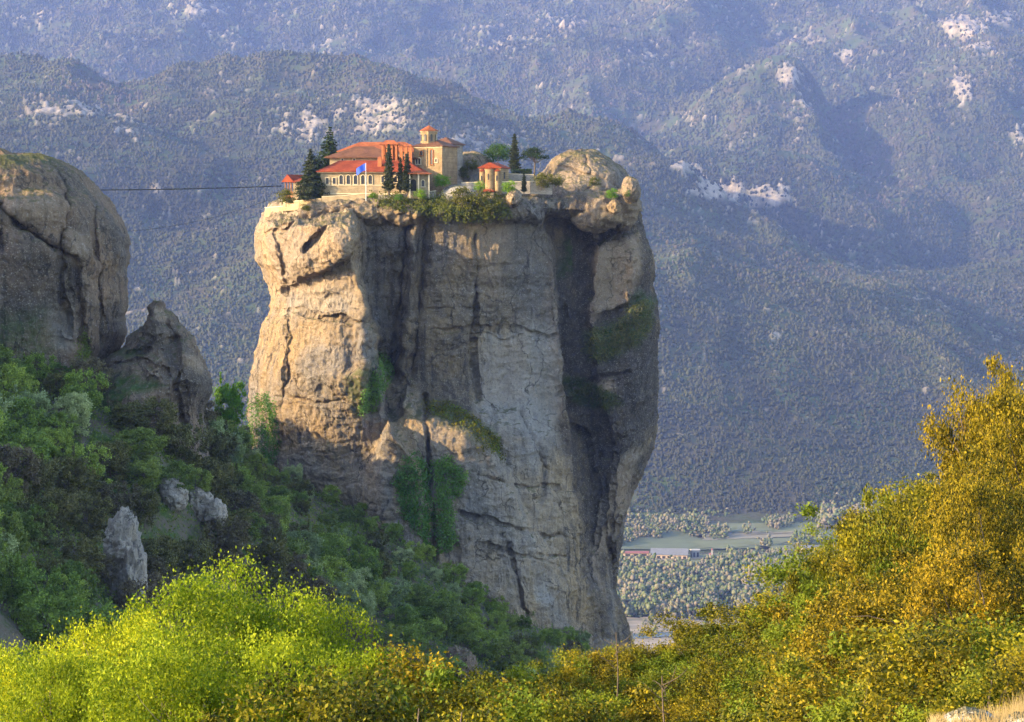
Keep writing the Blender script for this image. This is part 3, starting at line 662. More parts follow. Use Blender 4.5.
def px_lump(name, lx, rx, ty, by, Y, dep, mat, parent=None, amp=.18, seed=0, **k):
    c = P((lx + rx) / 2, (ty + by) / 2, Y); return lump(name, c, ((rx - lx) / 2 / F * Y, dep, (by - ty) / 2 / F * Y), mat, parent, amp, seed, **k)
px_lump('boulder', 621, 641, 176, 204, 606, 4, rock_main, main_rock, .12, 1, masks={'tan': .5, 'dark': .35})
px_lump('boulder', 506, 522, 190, 208, 598, 4, rock_main, main_rock, .14, 2, masks={'tan': .4})
px_lump('boulder', 608, 622, 200, 214, 606, 3, rock_main, main_rock, .15, 3, masks={'tan': .3})
for k, q_ in enumerate([(346, 392, 196, 226, 604, 6), (380, 424, 200, 226, 604, 6), (296, 350, 199, 232, 609, 8), (268, 300, 208, 236, 621, 7), (322, 362, 199, 216, 605, 5), (540, 590, 186, 220, 615, 6),
                          (572, 622, 190, 232, 612, 7), (604, 640, 190, 232, 617, 6), (438, 470, 196, 214, 604, 5)]):
    px_lump('boulder', *q_, rock_main, main_rock, .17, 10 + k, masks={'tan': .3, 'dark': .4})

# left pillar, cut by the edge of the photograph
def left_relief(x, y):
    d = crack(x, y, [(52, 160), (66, 190), (60, 250), (72, 330)], 3, 3) + crack(x, y, [(95, 190), (96, 250), (104, 340)], 3, 3.5) + crack(x, y, [(0, 205), (40, 240), (75, 262), (80, 300), (86, 360)], 4, 3)
    d += -5 * sm(92, 112, x) * sm(190, 240, y) + 3 * np.exp(-((x - 30) / 40) ** 2 - ((y - 205) / 12) ** 2) + 2 * sm(225, 260, y)
    d += crack(x, y, [(0, 235), (-30, 300), (-20, 400)], 4, 4) + crack(x, y, [(-60, 190), (-80, 300)], 5, 4) - 4 * np.exp(-((x - 60) / 14) ** 2 - ((y - 330) / 30) ** 2)
    return d
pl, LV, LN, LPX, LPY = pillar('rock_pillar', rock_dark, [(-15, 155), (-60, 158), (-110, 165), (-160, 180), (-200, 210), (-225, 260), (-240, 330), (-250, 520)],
       [(5, 155), (34, 156), (50, 160), (62, 167), (74, 178), (86, 191), (98, 204), (110, 219), (119, 236), (120, 256), (117, 272), (118, 300), (115, 318), (118, 334), (110, 352), (104, 400), (104, 520)],
       155, 520, 478, 34, 60, 360, 620, 140, left_relief, {'pale': mk(([(48, 310), (75, 308), (76, 350), (60, 350)], 6, .7)), 'moss': mk(([(-40, 320), (50, 310), (60, 400), (-40, 420)], 14, .6), ([(0, 153), (50, 153), (60, 163), (0, 170)], 4, .7)),
       'tan': mk(([(70, 230), (88, 235), (80, 270), (70, 262)], 5, .8), ([(0, 185), (50, 190), (60, 225), (0, 210)], 6, .7)), 'dark': mk(([(0, 240), (50, 260), (60, 330), (0, 330)], 15, .5))}, .85, 2.2, 8, 12, None, 1.0, 1.15)  # tan patch at the left edge is sunlight painted into the stone
tag(pl, 'broad dark domed rock cut by the left edge with a sunlit top', 'rock pillar')
def small_relief(x, y): return 3.5 * np.exp(-((x - 190) / 9) ** 2 - ((y - 352) / 12) ** 2) - 3 * np.exp(-((x - 172) / 7) ** 2 - ((y - 350) / 20) ** 2) + 3 * np.exp(-((x - 152) / 8) ** 2 - ((y - 322) / 9) ** 2) + crack(x, y, [(140, 335), (165, 342), (190, 338)], 2, 2) + crack(x, y, [(130, 352), (150, 348)], 1.5, 2) + crack(x, y, [(165, 305), (176, 350), (180, 400), (186, 440)], 2.5, 2.5) + crack(x, y, [(100, 372), (140, 360), (172, 372)], 2.5, 2) + 2.5 * np.exp(-((x - 155) / 12) ** 2 - ((y - 368) / 7) ** 2) + 5 * sm(372, 395, y) * (1 - sm(120, 160, x))
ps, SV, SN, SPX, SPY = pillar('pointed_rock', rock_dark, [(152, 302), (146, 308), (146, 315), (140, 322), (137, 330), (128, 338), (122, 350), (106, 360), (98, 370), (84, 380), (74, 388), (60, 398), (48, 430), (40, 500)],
       [(162, 302), (163, 310), (174, 317), (177, 328), (190, 338), (198, 354), (205, 366), (213, 382), (209, 396), (203, 410), (204, 430), (206, 500)], 302, 500, 470, 22, 24, 260, 360, 80, small_relief,
       {'moss': mk(([(90, 378), (130, 372), (172, 385), (120, 395), (110, 420), (80, 410)], 5, 1), ([(118, 350), (140, 348), (140, 356), (120, 356)], 3, .8)), 'tan': mk(([(150, 304), (166, 308), (172, 322), (150, 316)], 3, .9), ([(180, 345), (206, 362), (206, 374), (180, 362)], 3, .9), ([(148, 364), (160, 364), (160, 372), (146, 374)], 2, .9))}, 1.0, 1.9, .5, 15)  # tan on the tip and right edge paints sunlight into the rock
tag(ps, 'pointed dark rock with a sunlit tip between the two tall pillars', 'rock')
for k, (lx, rx, ty, by, Yc, dep, lab, more) in enumerate([(106, 140, 508, 600, 446, 6, 'pale craggy outcrop, the tallest, in the middle of the shaded wooded hillside', [(98, 134, 560, 640), (120, 146, 540, 626)]), (160, 188, 478, 514, 470, 4, 'rounded pale rock, left one of a pair above the craggy outcrop', []),
      (185, 214, 486, 522, 474, 4, 'rounded pale rock, right one of a pair above the craggy outcrop', [(204, 226, 500, 530)]), (444, 478, 644, 690, 505, 6, 'low grey rock slab in shade among trees at the pillar foot', [])]):
    c = (lx + rx) / 2; Ys = np.arange(250, 640, 2.); ray = P(c, by - 6, Ys); hit = ray[:, 2] < near_z(ray[:, 0], ray[:, 1]); Yc = Ys[np.argmax(hit)] if hit.any() else Yc
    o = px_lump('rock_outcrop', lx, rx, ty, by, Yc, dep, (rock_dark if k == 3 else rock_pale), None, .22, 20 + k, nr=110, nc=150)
    tag(o, lab, 'rock')
    for j, (a_, b_, c_, d_) in enumerate(more): px_lump('boulder', a_, b_, c_, d_, Yc - 2 - j, dep, (rock_dark if k == 3 else rock_pale), o, .22, 30 + k + j, nr=90, nc=120)
# ------------------------------------------------------------------ foliage builders
def leafmesh(name, cen, size, tone, seed, aspect=.55, up=0.0):
    r = np.random.default_rng(seed); n = len(cen)
    nrm = r.standard_normal((n, 3)); nrm[:, 2] += up; nrm /= np.linalg.norm(nrm, axis=1, keepdims=True)
    t = r.standard_normal((n, 3)); u_ = np.cross(nrm, t); u_ /= np.linalg.norm(u_, axis=1, keepdims=True); v_ = np.cross(nrm, u_)
    s = size[:, None]
    V = np.stack([cen + u_ * s * .5, cen + v_ * s * .5 * aspect, cen - u_ * s * .5, cen - v_ * s * .5 * aspect], 1).reshape(-1, 3)
    return mesh(name, V, np.arange(4 * n).reshape(n, 4), False, {'tone': np.repeat(np.clip(tone, 0, 1), 4)})
def tubes(name, paths, k=6):
    """paths: list of (points (m,3), radii (m))"""
    V = []; Fc = []; n0 = 0
    for pts, rad in paths:
        pts = np.asarray(pts, float); m_ = len(pts); d = np.gradient(pts, axis=0); d /= np.linalg.norm(d, axis=1, keepdims=True) + 1e-9
        ref = np.array([.31, .95, .1]); a_ = np.cross(d, ref); a_ /= np.linalg.norm(a_, axis=1, keepdims=True) + 1e-9; b_ = np.cross(d, a_)
        th = np.arange(k) / k * 2 * math.pi
        ring = pts[:, None] + np.asarray(rad)[:, None, None] * (a_[:, None] * np.cos(th)[None, :, None] + b_[:, None] * np.sin(th)[None, :, None])
        V.append(ring.reshape(-1, 3)); Fc.append(grid_faces(m_, k, True) + n0); n0 += m_ * k
    return mesh(name, np.concatenate(V), np.concatenate(Fc), True)
def limb(a_, b_, r0, r1, r, bend=.12, m_=7):
    t = np.linspace(0, 1, m_)[:, None]; a_, b_ = np.asarray(a_, float), np.asarray(b_, float); L = np.linalg.norm(b_ - a_)
    side = r.standard_normal(3) * L * bend; p = a_ + (b_ - a_) * t + np.sin(t * math.pi) * side
    p[:, 2] += -np.sin(t[:, 0] * math.pi) * L * .06
    return p, r0 + (r1 - r0) * t[:, 0]
bark = plain('bark', (.11, .085, .065), .95, 3, .4, .03)
bark_pale = plain('pale bark', (.26, .20, .14), .95, 3, .35, .03)

def tree_meshes(name, h, rx, nclus, per, leaf, seed, base=.28, sig=.17, spray=0.0, top=0.5, tonej=.2, trunk_r=None, aspect=.55, shell=.5, skirt=0.0):
    """broadleaf tree of height h and crown radius rx: clusters of leaves at the ends of limbs"""
    r = np.random.default_rng(seed); ch = h * (1 - base); cz = h * base + ch * .5
    # cluster centres in an uneven egg
    d = r.standard_normal((nclus, 3)); d /= np.linalg.norm(d, axis=1, keepdims=True); rad = shell + (1 - shell) * r.random(nclus) ** .5
    lob = 1 + .28 * np.sin(3 * np.arctan2(d[:, 1], d[:, 0]) + seed) * np.cos(2.3 * d[:, 2] + seed) + .14 * r.standard_normal(nclus)
    cl = d * (rad * lob)[:, None] * np.array([rx, rx, ch * .5]); cl[:, 2] *= np.where(cl[:, 2] < 0, .8, 1.0); cl[:, 2] += cz
    if skirt: low = r.random(nclus) < skirt; cl[low, 2] = r.uniform(.06, .4, low.sum()) * h
    mx_ = h * .96; over = np.clip(cl[:, 2] - mx_, 0, None); cl[:, 2] -= over * 1.25; ro = np.hypot(cl[:, 0], cl[:, 1]) / (rx * 1.12); cl[:, :2] /= np.maximum(1, ro)[:, None]
    cs = rx * sig * (0.65 + .7 * r.random(nclus))
    # leaves
    off = r.standard_normal((nclus, per, 3)) * cs[:, None, None] * np.array([1, 1, .75])
    if spray:      # upward shoots
        m_ = r.random(nclus) < spray; q_ = r.random((nclus, per)) * cs[:, None] * 4.0
        sh = np.stack([off[..., 0] * .35, off[..., 1] * .35, q_], -1); off = np.where((m_ & (cl[:, 2] > cz - .1 * h))[:, None, None], sh, off)
    pos = (cl[:, None] + off).reshape(-1, 3)
    tone = .5 + np.repeat(r.standard_normal(nclus) * tonej * .6, per) + r.standard_normal(nclus * per) * tonej
    sz = leaf * (.6 + .8 * r.random(len(pos)))
    crown = leafmesh(name + '_crown', pos, sz, tone, seed + 1, aspect)
    tr = trunk_r or h * .022; paths = []
    fork = np.array([0, 0, h * (base + .12)]); top_ = np.array([.05 * rx, 0, h * .82])
    paths.append(limb((0, 0, -.6), fork, tr * 1.25, tr * .8, r, .03)); paths.append(limb(fork, top_, tr * .8, tr * .12, r, .06))
    order = r.permutation(nclus)[:min(nclus, 46)]
    for i in order[:12]:
        j0 = fork + (top_ - fork) * r.random() * .5; end = cl[i]; p_, q_ = limb(j0, end, tr * .42, tr * .06, r, .14, 8); paths.append((p_, q_))
        for j in order[12:]:
            if np.linalg.norm(cl[j] - end) < rx * .75 and r.random() < .5: paths.append(limb(p_[5], cl[j], tr * .14, tr * .03, r, .12, 5))
    return tubes(name + '_trunk', paths, 6), crown
def conifer_meshes(name, h, rx, nw, per, leaf, seed, power=1.0, base=.10, droop=.25, tonej=.2, gap=.25):
    r = np.random.default_rng(seed); P_ = []; T = []; paths = [(np.array([[0, 0, -.5], [0, 0, h * .5], [0, 0, h * .97]]), np.array([h * .02, h * .012, h * .002]))]
    for k in range(nw):
        f = (k + .5) / nw; z = h * (base + (1 - base) * f); R_ = rx * (1 - f) ** power * (.8 + .4 * r.random()) + rx * .04
        nb = int(4 + 5 * (1 - f)); a0 = r.random() * 6.28
        for b in range(nb):
            if r.random() < gap * .5: continue
            an = a0 + b / nb * 6.28 + .3 * r.standard_normal(); L = R_ * (.65 + .5 * r.random()); dv = np.array([math.cos(an), math.sin(an), 0])
            n = max(6, int(per * L / rx)); t = r.random(n) ** .7; wd = L * .20 * (1 - .6 * t)
            p = dv[None] * (t * L)[:, None]; p[:, 2] = z - droop * L * t + .35 * droop * L * t * t
            p += r.standard_normal((n, 3)) * wd[:, None] * np.array([1, 1, .45]); P_.append(p); T.append(.5 + tonej * r.standard_normal() * .6 + tonej * r.standard_normal(n))
            paths.append((np.array([[0, 0, z], [*(dv[:2] * L * .8), z - droop * L * .7]]), np.array([h * .004, h * .001])))
    pos = np.concatenate(P_); tone = np.concatenate(T)
    return tubes(name + '_trunk', paths, 5), leafmesh(name + '_crown', pos, leaf * (.6 + .8 * r.random(len(pos))), tone, seed + 1, .5)
class Kind:
    """one kind of tree: several variants, each an Empty with trunk and crown; later ones are copies"""
    def __init__(s, name, cat, variants, crown_mat, trunk_mat=None):
        s.name, s.cat, s.var, s.used, s.proto = name, cat, variants, [False] * len(variants), []
        for tm, cm in variants: tm.materials.append(trunk_mat or bark); cm.materials.append(crown_mat)
        s.proto = [None] * len(variants)
    def place(s, loc, label, group=None, rz=0, sc=1.0, k=0):
        k = k % len(s.var)
        if s.proto[k] is None:
            r = empty(s.name, loc, rz); r.scale = sc if isinstance(sc, tuple) else (sc,) * 3
            s.proto[k] = (r, [obj('trunk', s.var[k][0], None, r), obj('crown', s.var[k][1], None, r)])
            return tag(r, label, s.cat, group)
        src, kids = s.proto[k]
        r = src.copy(); C.objects.link(r); r.location = tuple(float(q) for q in loc); r.rotation_euler = (0, 0, rz); r.scale = sc if isinstance(sc, tuple) else (sc,) * 3
        for c in kids: c2 = c.copy(); C.objects.link(c2); c2.parent = r
        if 'group' in r.keys(): del r['group']
        return tag(r, label, s.cat, group)
rt = random.Random(5); U_ = rt.uniform

# materials of the leaves
leaf_spring = foliage('fresh green leaves', (.12, .18, .03), (.30, .38, .06), .35)
leaf_mid = foliage('mid green leaves', (.09, .13, .025), (.21, .26, .05), .3)
leaf_dark = foliage('dark evergreen leaves', (.06, .065, .02), (.16, .15, .045), .2)
leaf_silver = foliage('silvery new leaves', (.20, .25, .10), (.38, .43, .18), .3)
leaf_rust = foliage('purple brown twigs', (.075, .06, .035), (.17, .145, .07), .2)
leaf_yellow = foliage('bright yellow green leaves', (.09, .15, .004), (.40, .43, .010), .38)
leaf_ochre = foliage('golden green leaves', (.024, .032, .003), (.27, .215, .005), .25, ((.13, .17, .008), .35))
leaf_olive = foliage('olive leaves', (.028, .040, .005), (.14, .135, .010), .2)
leaf_lime = foliage('lime green leaves', (.07, .16, .008), (.20, .34, .012), .35)
leaf_fir = foliage('fir needles', (.014, .030, .010), (.035, .060, .018), .1)
leaf_cyp = foliage('cypress needles', (.020, .032, .010), (.05, .06, .02), .1)
leaf_ivy = foliage('ivy leaves', (.06, .14, .02), (.16, .28, .05), .25)

# ------------------------------------------------------------------ wooded hillside
HV = [tree_meshes('hill tree', 8, 3.9, 84, 95, .42, 100 + i, .2, .10, .05, tonej=.34, skirt=.25, shell=.6) for i in range(4)]
def again(v): return [(a_.copy(), b_.copy()) for a_, b_ in v]
K_spring = Kind('broadleaf_tree', 'tree', again(HV), leaf_spring); K_mid = Kind('broadleaf_tree', 'tree', again(HV), leaf_mid)
K_dark = Kind('evergreen_oak', 'tree', again(HV[:3]), leaf_dark); K_silver = Kind('blossoming_tree', 'tree', again(HV[:2]), leaf_silver); K_rust = Kind('bare_twig_tree', 'tree', again(HV[1:3]), leaf_rust)
def blocked(x, y):
    """inside one of the pillars"""
    px, py = Q(np.array([x, y, -60.])); 
    if ((x + 38) / 62) ** 2 + ((y - 640) / 50) ** 2 < 1: return True
    if ((x + 140) / 60) ** 2 + ((y - 490) / 38) ** 2 < 1: return True
    if ((x + 78) / 19) ** 2 + ((y - 470) / 23) ** 2 < 1: return True
    return False
pts = []; cell = {}
tries = 0
while tries < 60000 and len(pts) < 640:
    tries += 1
    y = rt.uniform(330, 606) ; x = rt.uniform(-.26 * y, 45)
    px, _ = Q(np.array([x, y, -70.]))
    if px > 640 or px < -60 or blocked(x, y): continue
    md = 5.4 + .0 * y; key = (int(x // 6), int(y // 6)); ok = True
    for i in (-1, 0, 1):
        for j in (-1, 0, 1):
            for (qx, qy) in cell.get((key[0] + i, key[1] + j), ()):
                if (qx - x) ** 2 + (qy - y) ** 2 < md * md: ok = False
    if ok: cell.setdefault(key, []).append((x, y)); pts.append((x, y))
pz = near_z([p[0] for p in pts], [p[1] for p in pts]); pn = fbm(np.array([(p[0] / 35, p[1] / 35, 3) for p in pts]), 2)
ROCKS = [(122, 555, 16, 46), (174, 500, 14, 22), (200, 508, 15, 22), (470, 662, 24, 16)]
WHERE = [('right under the left cut off cliff', lambda a_, b_: a_ < 110 and b_ < 430), ('between the left cliff and the craggy outcrop', lambda a_, b_: a_ < 105 and b_ < 520), ('left of the craggy outcrop', lambda a_, b_: a_ < 105 and b_ < 600), ('low in the left corner of the hillside', lambda a_, b_: a_ < 105),
         ('under the pointed rock', lambda a_, b_: a_ < 215 and b_ < 480), ('beside the gap between pointed rock and tall pillar', lambda a_, b_: a_ < 290 and b_ < 480), ('around the pair of rounded rocks', lambda a_, b_: a_ < 240 and b_ < 545), ('right of the craggy outcrop', lambda a_, b_: a_ < 240),
         ('close under the left wall of the tall pillar', lambda a_, b_: a_ < 400 and b_ < 530), ('below the ivy curtains', lambda a_, b_: 380 < a_ < 470 and b_ < 610), ('in the middle of the shaded hillside', lambda a_, b_: a_ < 340), ('above the yellow green trees', lambda a_, b_: a_ < 430),
         ('around the low slab at the pillar foot', lambda a_, b_: a_ < 520), ('at the right end of the pillar foot', lambda a_, b_: True)]
nfor = 0
for i, (x, y) in enumerate(pts):
    px, py = Q(np.array([x, y, pz[i] + 5.])); px, py = float(px), float(py)
    if any(abs(px - a_) < w_ and abs(py - b_) < h_ for a_, b_, w_, h_ in ROCKS) : continue
    wh = next(n_ for n_, f_ in WHERE if f_(px, py)); v = pn[i] + .35 * rt.gauss(0, 1)
    edge = py - np.interp(px, [200, 300, 400, 470, 560, 640], [440, 500, 545, 590, 640, 680])   # low scrub right under the wall
    sc = U_(.72, 1.2) * (0.62 if 0 < px and edge < 22 and px > 240 else 1)
    if px < 130 and 330 < py < 470: v += .25
    if v < -.62: K_, lab = K_rust, 'bare brown twig tree'
    elif v < -.08: K_, lab = K_dark, 'round dark evergreen oak'
    elif v < .22: K_, lab = K_mid, 'mid green leafy tree'
    elif v < .62: K_, lab = K_spring, 'fresh green spring tree'
    else: K_, lab = (K_silver if rt.random() < .5 else K_spring), 'pale green spring tree'
    K_.place((x, y, pz[i] - .3), lab + ' ' + wh, lab + 's ' + wh, U_(0, 6.28), (sc * U_(.85, 1.15), sc * U_(.85, 1.15), sc * U_(.8, 1.2)), rt.randrange(4)); nfor += 1
K_sun = Kind('broadleaf_tree', 'tree', again(HV[:1]), leaf_lime); Ys = np.arange(480, 600, 3.); ray = P(230, 436, Ys); hz_ = near_z(ray[:, 0], ray[:, 1]); K_sun.place(P(230, 436, 560), 'sunlit lime green tree in the gap between the pointed rock and the tall pillar', sc=(1.0, 1.0, 1.75))
# low scrub filling the gaps
n = 42000; yy = rng.uniform(330, 606, n); xx = rng.uniform(-.27, .11, n) * yy; k = (xx < 45); xx, yy = xx[k], yy[k]; zz = near_z(xx, yy)
pos = np.stack([xx, yy, zz], -1)[:, None] + rng.standard_normal((len(xx), 5, 3)) * np.array([.7, .7, .45]) + np.array([0, 0, .7])
to = .5 + .3 * fbm(pos[:, 0] / 20., 3); tag(obj('hillside_scrub', leafmesh('hillside_scrub', pos.reshape(-1, 3), rng.uniform(.35, .8, pos.size // 3), np.repeat(to, 5) + .15 * rng.standard_normal(pos.size // 3), 9), leaf_mid),
    'low green scrub between the trees of the shaded hillside', 'scrub', kind='stuff')

# ------------------------------------------------------------------ ivy on the pillar
def ivy(name, label, V, N, PX, PY, poly, n, size, mat, lift=.9, seed=0, cat='ivy'):
    r = np.random.default_rng(seed); w_ = soft_poly(PX, PY, poly, 4) * (.5 + .5 * sm(-.5, .3, fbm(np.stack([PX / 7, PY / 7, 0 * PX], -1).reshape(-1, 3), 3).reshape(PX.shape)))
    w_ = w_ * np.abs(np.gradient(PX, axis=1)) * np.abs(np.gradient(PY, axis=0)); w_[w_ < w_.max() * .02] = 0
    k = r.choice(w_.size, n, p=(w_ / w_.sum()).ravel()); V_ = V.reshape(-1, 3)[k]; N_ = N.reshape(-1, 3)[k]
    bul = .5 + .5 * fbm(V_ / 2.2, 3)
    p = V_ + N_ * (r.random(n) * lift * (0.4 + bul))[:, None] + r.standard_normal((n, 3)) * .25
    to = .45 + .35 * fbm(V_ / 3., 3) + .15 * r.standard_normal(n)
    return tag(obj(name, leafmesh(name, p, size * r.uniform(.6, 1.4, n), to, seed + 1, .7), mat), label, cat)
A = (MV, MN, MPX, MPY)
ivy('ivy', 'large ivy curtain on the left of the dark cleft low on the pillar', *A, [(404, 458), (416, 453), (428, 470), (430, 556), (420, 540), (402, 508), (394, 482)], 7000, .5, leaf_ivy, 1.4, 51)
ivy('ivy', 'large ivy curtain on the right of the dark cleft low on the pillar', *A, [(434, 462), (448, 456), (466, 474), (462, 492), (452, 500), (456, 545), (436, 556)], 6500, .5, leaf_ivy, 1.4, 52)
ivy('ivy', 'bright ivy climbing the lower left edge of the tall pillar', *A, [(250, 400), (262, 392), (280, 402), (284, 440), (276, 466), (248, 462)], 5000, .5, leaf_ivy, 1.2, 53)
ivy('ivy', 'ivy wedge in the hollow beside the sunlit buttress', *A, [(382, 352), (394, 368), (384, 392), (372, 414), (360, 414), (364, 392), (374, 372)], 3000, .5, leaf_ivy, .9, 54)
ivy('ivy', 'dark ivy patch high in the shaded right recess of the pillar', *A, [(590, 330), (612, 326), (640, 300), (655, 305), (650, 330), (634, 346), (600, 362), (584, 350)], 5000, .45, leaf_dark, .8, 55)
ivy('ivy', 'smaller dark ivy patch under the tan panel of the right recess', *A, [(572, 380), (598, 386), (620, 402), (604, 410), (580, 398)], 1800, .45, leaf_dark, .8, 56)
ivy('shrub', 'sunlit shrubs along the sloping ledge above the ivy curtains', *A, [(422, 404), (448, 404), (476, 424), (497, 440), (500, 462), (482, 452), (462, 430), (430, 414)], 2600, .5, leaf_ochre, 1.5, 57, 'shrub')
ivy('ivy', 'narrow ivy column on the dark left cut off cliff', LV, LN, LPX, LPY, [(78, 352), (84, 330), (90, 352), (90, 392), (74, 392)], 2500, .4, leaf_mid, 1.2, 58)
ivy('grass', 'green grass and scrub on the rim of the tall pillar below the monastery', *A, [(372, 196), (440, 196), (506, 197), (510, 214), (470, 218), (432, 213), (392, 208), (374, 204)], 9000, .45, foliage('rim grass', (.06, .075, .012), (.20, .21, .03), .25), 1.9, 59, 'grass')['kind'] = 'stuff'

# ------------------------------------------------------------------ trees and shrubs on the summit
mpx = .277
def top(px, py, Y=612): return P(px, py, Y)
K_fir = Kind('fir_tree', 'tree', [conifer_meshes('fir', 16, 5.0, 26, 130, .55, 201, .8, .08, .35), conifer_meshes('fir', 14, 5.2, 22, 150, .55, 202, .75, .06, .30)], leaf_fir)
K_fir.place(top(330, 190, 640), 'tall dark green fir behind the main monastery roof', sc=1.15, k=0)
K_fir.place(top(318, 190, 636), 'shorter fir just left of the tall dark green fir', sc=(.8, .8, .72), k=1)
K_spruce = Kind('fir_tree', 'tree', [conifer_meshes('spruce', 15, 4.6, 30, 170, .5, 203, .8, .08, .25)], leaf_cyp)
K_spruce.place(top(311, 202, 608), 'olive brown conifer at the left end of the monastery terrace', sc=.98)
K_cyp = Kind('cypress', 'tree', [conifer_meshes('cypress', 13, 1.5, 40, 60, .38, 205, .45, .03, -.9, gap=.0)], leaf_cyp)
K_cyp.place(top(389, 193, 600), 'tall cypress in front of the red roof, the leftmost of the dark cypresses there', sc=1.02)
K_cyp.place(top(400.5, 192, 600), 'thin middle cypress of the three in front of the monastery', sc=(.7, .7, .72), rz=1)
K_cyp.place(top(407, 193, 599), 'right cypress of the three in front of the monastery', sc=(.95, .95, .82), rz=2)
K_cyp.place(top(514.5, 172, 618), 'tall lone cypress right of the small chapel', sc=(1, 1, .82), rz=3)
K_cyp.place(top(524, 193, 598), 'small young cypress in front of the long stone wall', sc=(.5, .5, .42), rz=4)
K_bush = Kind('shrub', 'shrub', [tree_meshes('bush', 3, 1.7, 40, 40, .3, 210 + i, .05, .2, 0, skirt=.4) for i in range(2)], leaf_lime)
K_bushd = Kind('shrub', 'shrub', [tree_meshes('dark bush', 3, 1.7, 40, 40, .3, 214 + i, .05, .2, 0, skirt=.4) for i in range(2)], leaf_olive)
K_bush.place(top(443, 186, 604), 'round bright green bush below the monastery church', sc=1.15)
K_green = Kind('broadleaf_tree', 'tree', [tree_meshes('green tree', 6, 3.4, 70, 60, .35, 220, .15, .2)], foliage('summit tree leaves', (.03, .07, .012), (.09, .16, .02), .25))
K_green.place(top(498, 165, 630), 'round dark green tree behind the small chapel', sc=1.0)
def pine():
    r = np.random.default_rng(230); P_ = []; T = []; paths = [limb((0, 0, -.5), (.3, 0, 4.2), .28, .2, r, .04)]
    for k in range(26):
        an = r.random() * 6.28; L = 3.6 * r.random() ** .6; z = 4.6 + 2.9 * (1 - (L / 3.9) ** 2) * r.random() + .3
        c = np.array([math.cos(an) * L, math.sin(an) * L, z]); n = 110; P_.append(c + r.standard_normal((n, 3)) * np.array([.62, .62, .22])); T.append(.5 + .15 * r.standard_normal(n))
        paths.append(limb((.2, 0, 3.4 + r.random()), c, .09, .02, r, .1, 5))
    pos = np.concatenate(P_); return tubes('pine_trunk', paths, 5), leafmesh('pine_crown', pos, r.uniform(.2, .5, len(pos)), np.concatenate(T), 231)
K_pine = Kind('pine_tree', 'tree', [pine()], leaf_fir); K_pine.place(top(534, 176, 618), 'flat topped dark pine right of the lone cypress')
for i, (px, py, Y, s, kk, lab) in enumerate([(286, 204, 600, 1.3, 1, 'dark green bush under the wooden cabin'), (480, 190, 598, .8, 0, 'bush at the left foot of the small chapel'), (509, 192, 598, 1.1, 0, 'light green bush at the right foot of the small chapel'),
      (478, 208, 596, 1.7, 1, 'broad olive bush on the rim below the small chapel'), (462, 204, 597, 1.5, 1, 'olive bush on the rim left of the broad olive bush'), (492, 212, 595, 1.3, 1, 'dark bush on the rim beside the round boulder'),
      (541, 188, 604, 1.3, 1, 'olive scrub at the right end of the long stone wall'), (555, 186, 606, 1.2, 1, 'olive scrub against the summit dome of the pillar'), (612, 198, 601, .9, 0, 'small green bush beside the big boulder on the dome'),
      (628, 196, 603, .6, 0, 'tiny green bush under the big boulder on the dome'), (398, 200, 598, .6, 0, 'small bush on the rim under the three cypresses'), (420, 198, 598, .8, 0, 'small bush on the rim under the porch'),
      (462, 178, 626, 1.0, 1, 'dark bush behind the church, at its right'), (306, 211, 596, .7, 1, 'dark bush at the left wall corner below the conifer'), (594, 186, 604, .8, 1, 'dry bush low on the summit dome'), (472, 170, 628, 1.1, 1, 'dark bush on the outcrop behind the church'),
      (372, 198, 597, .5, 0, 'tiny bush at the terrace corner under the flag')]):
    (K_bushd if kk else K_bush).place(top(px, py, Y), lab, None, i, s, i)
K_bare = Kind('bare_shrub', 'shrub', [tree_meshes('bare shrub', 4, 1.8, 40, 5, .12, 240, .08, .25)], foliage('pale twigs', (.35, .32, .28), (.6, .55, .5), .1), bark_pale)
K_bare.place(top(374, 196, 599), 'pale leafless shrub in front of the arched windows')
# hedge behind the long wall
hp_ = np.stack([rng.uniform(511, 532, 1800), rng.uniform(169, 174.5, 1800)], -1); hp3 = P(hp_[:, 0], hp_[:, 1], rng.uniform(612, 615, 1800))
tag(obj('hedge', leafmesh('hedge', hp3, rng.uniform(.25, .45, 1800), .5 + .2 * rng.standard_normal(1800), 77), leaf_fir), 'clipped dark hedge behind the long stone wall', 'hedge')

# ------------------------------------------------------------------ foreground
YV = [tree_meshes('yellow tree', 8, 3.2, 340, 210, .092, 300 + i, .22, .085, .0, tonej=.24, trunk_r=.12, aspect=.6, shell=.35, skirt=.12) for i in range(3)]
K_yel = Kind('young_leaf_tree', 'tree', YV, leaf_yellow, bark_pale)
BV = [tree_meshes('bush', 4, 2.0, 190, 330, .064, 310 + i, .05, .075, .05, tonej=.30, trunk_r=.06, aspect=.55, shell=.4, skirt=.35) for i in range(4)]
K_gold = Kind('golden_bush', 'bush', BV, leaf_ochre); K_oliv = Kind('olive_bush', 'bush', again(BV), leaf_olive); K_lime = Kind('lime_bush', 'bush', again(BV[:2]), leaf_lime, bark_pale); K_ylw = Kind('yellow_bush', 'bush', again(BV[:2]), leaf_yellow, bark_pale)
K_rusty = Kind('reddish_bush', 'bush', again(BV[1:3]), foliage('reddish leaves', (.07, .035, .006), (.30, .12, .010), .25))
def onfg(px, Y):
    x = (px - CX) / F * Y; return np.array([x, Y, float(near_z([x], [Y])[0])])
def tall(K_, k):
    me = K_.var[k % len(K_.var)][1]; co = np.empty(len(me.vertices) * 3, np.float32); me.vertices.foreach_get('co', co); return float(np.percentile(co[2::3], 99.4))
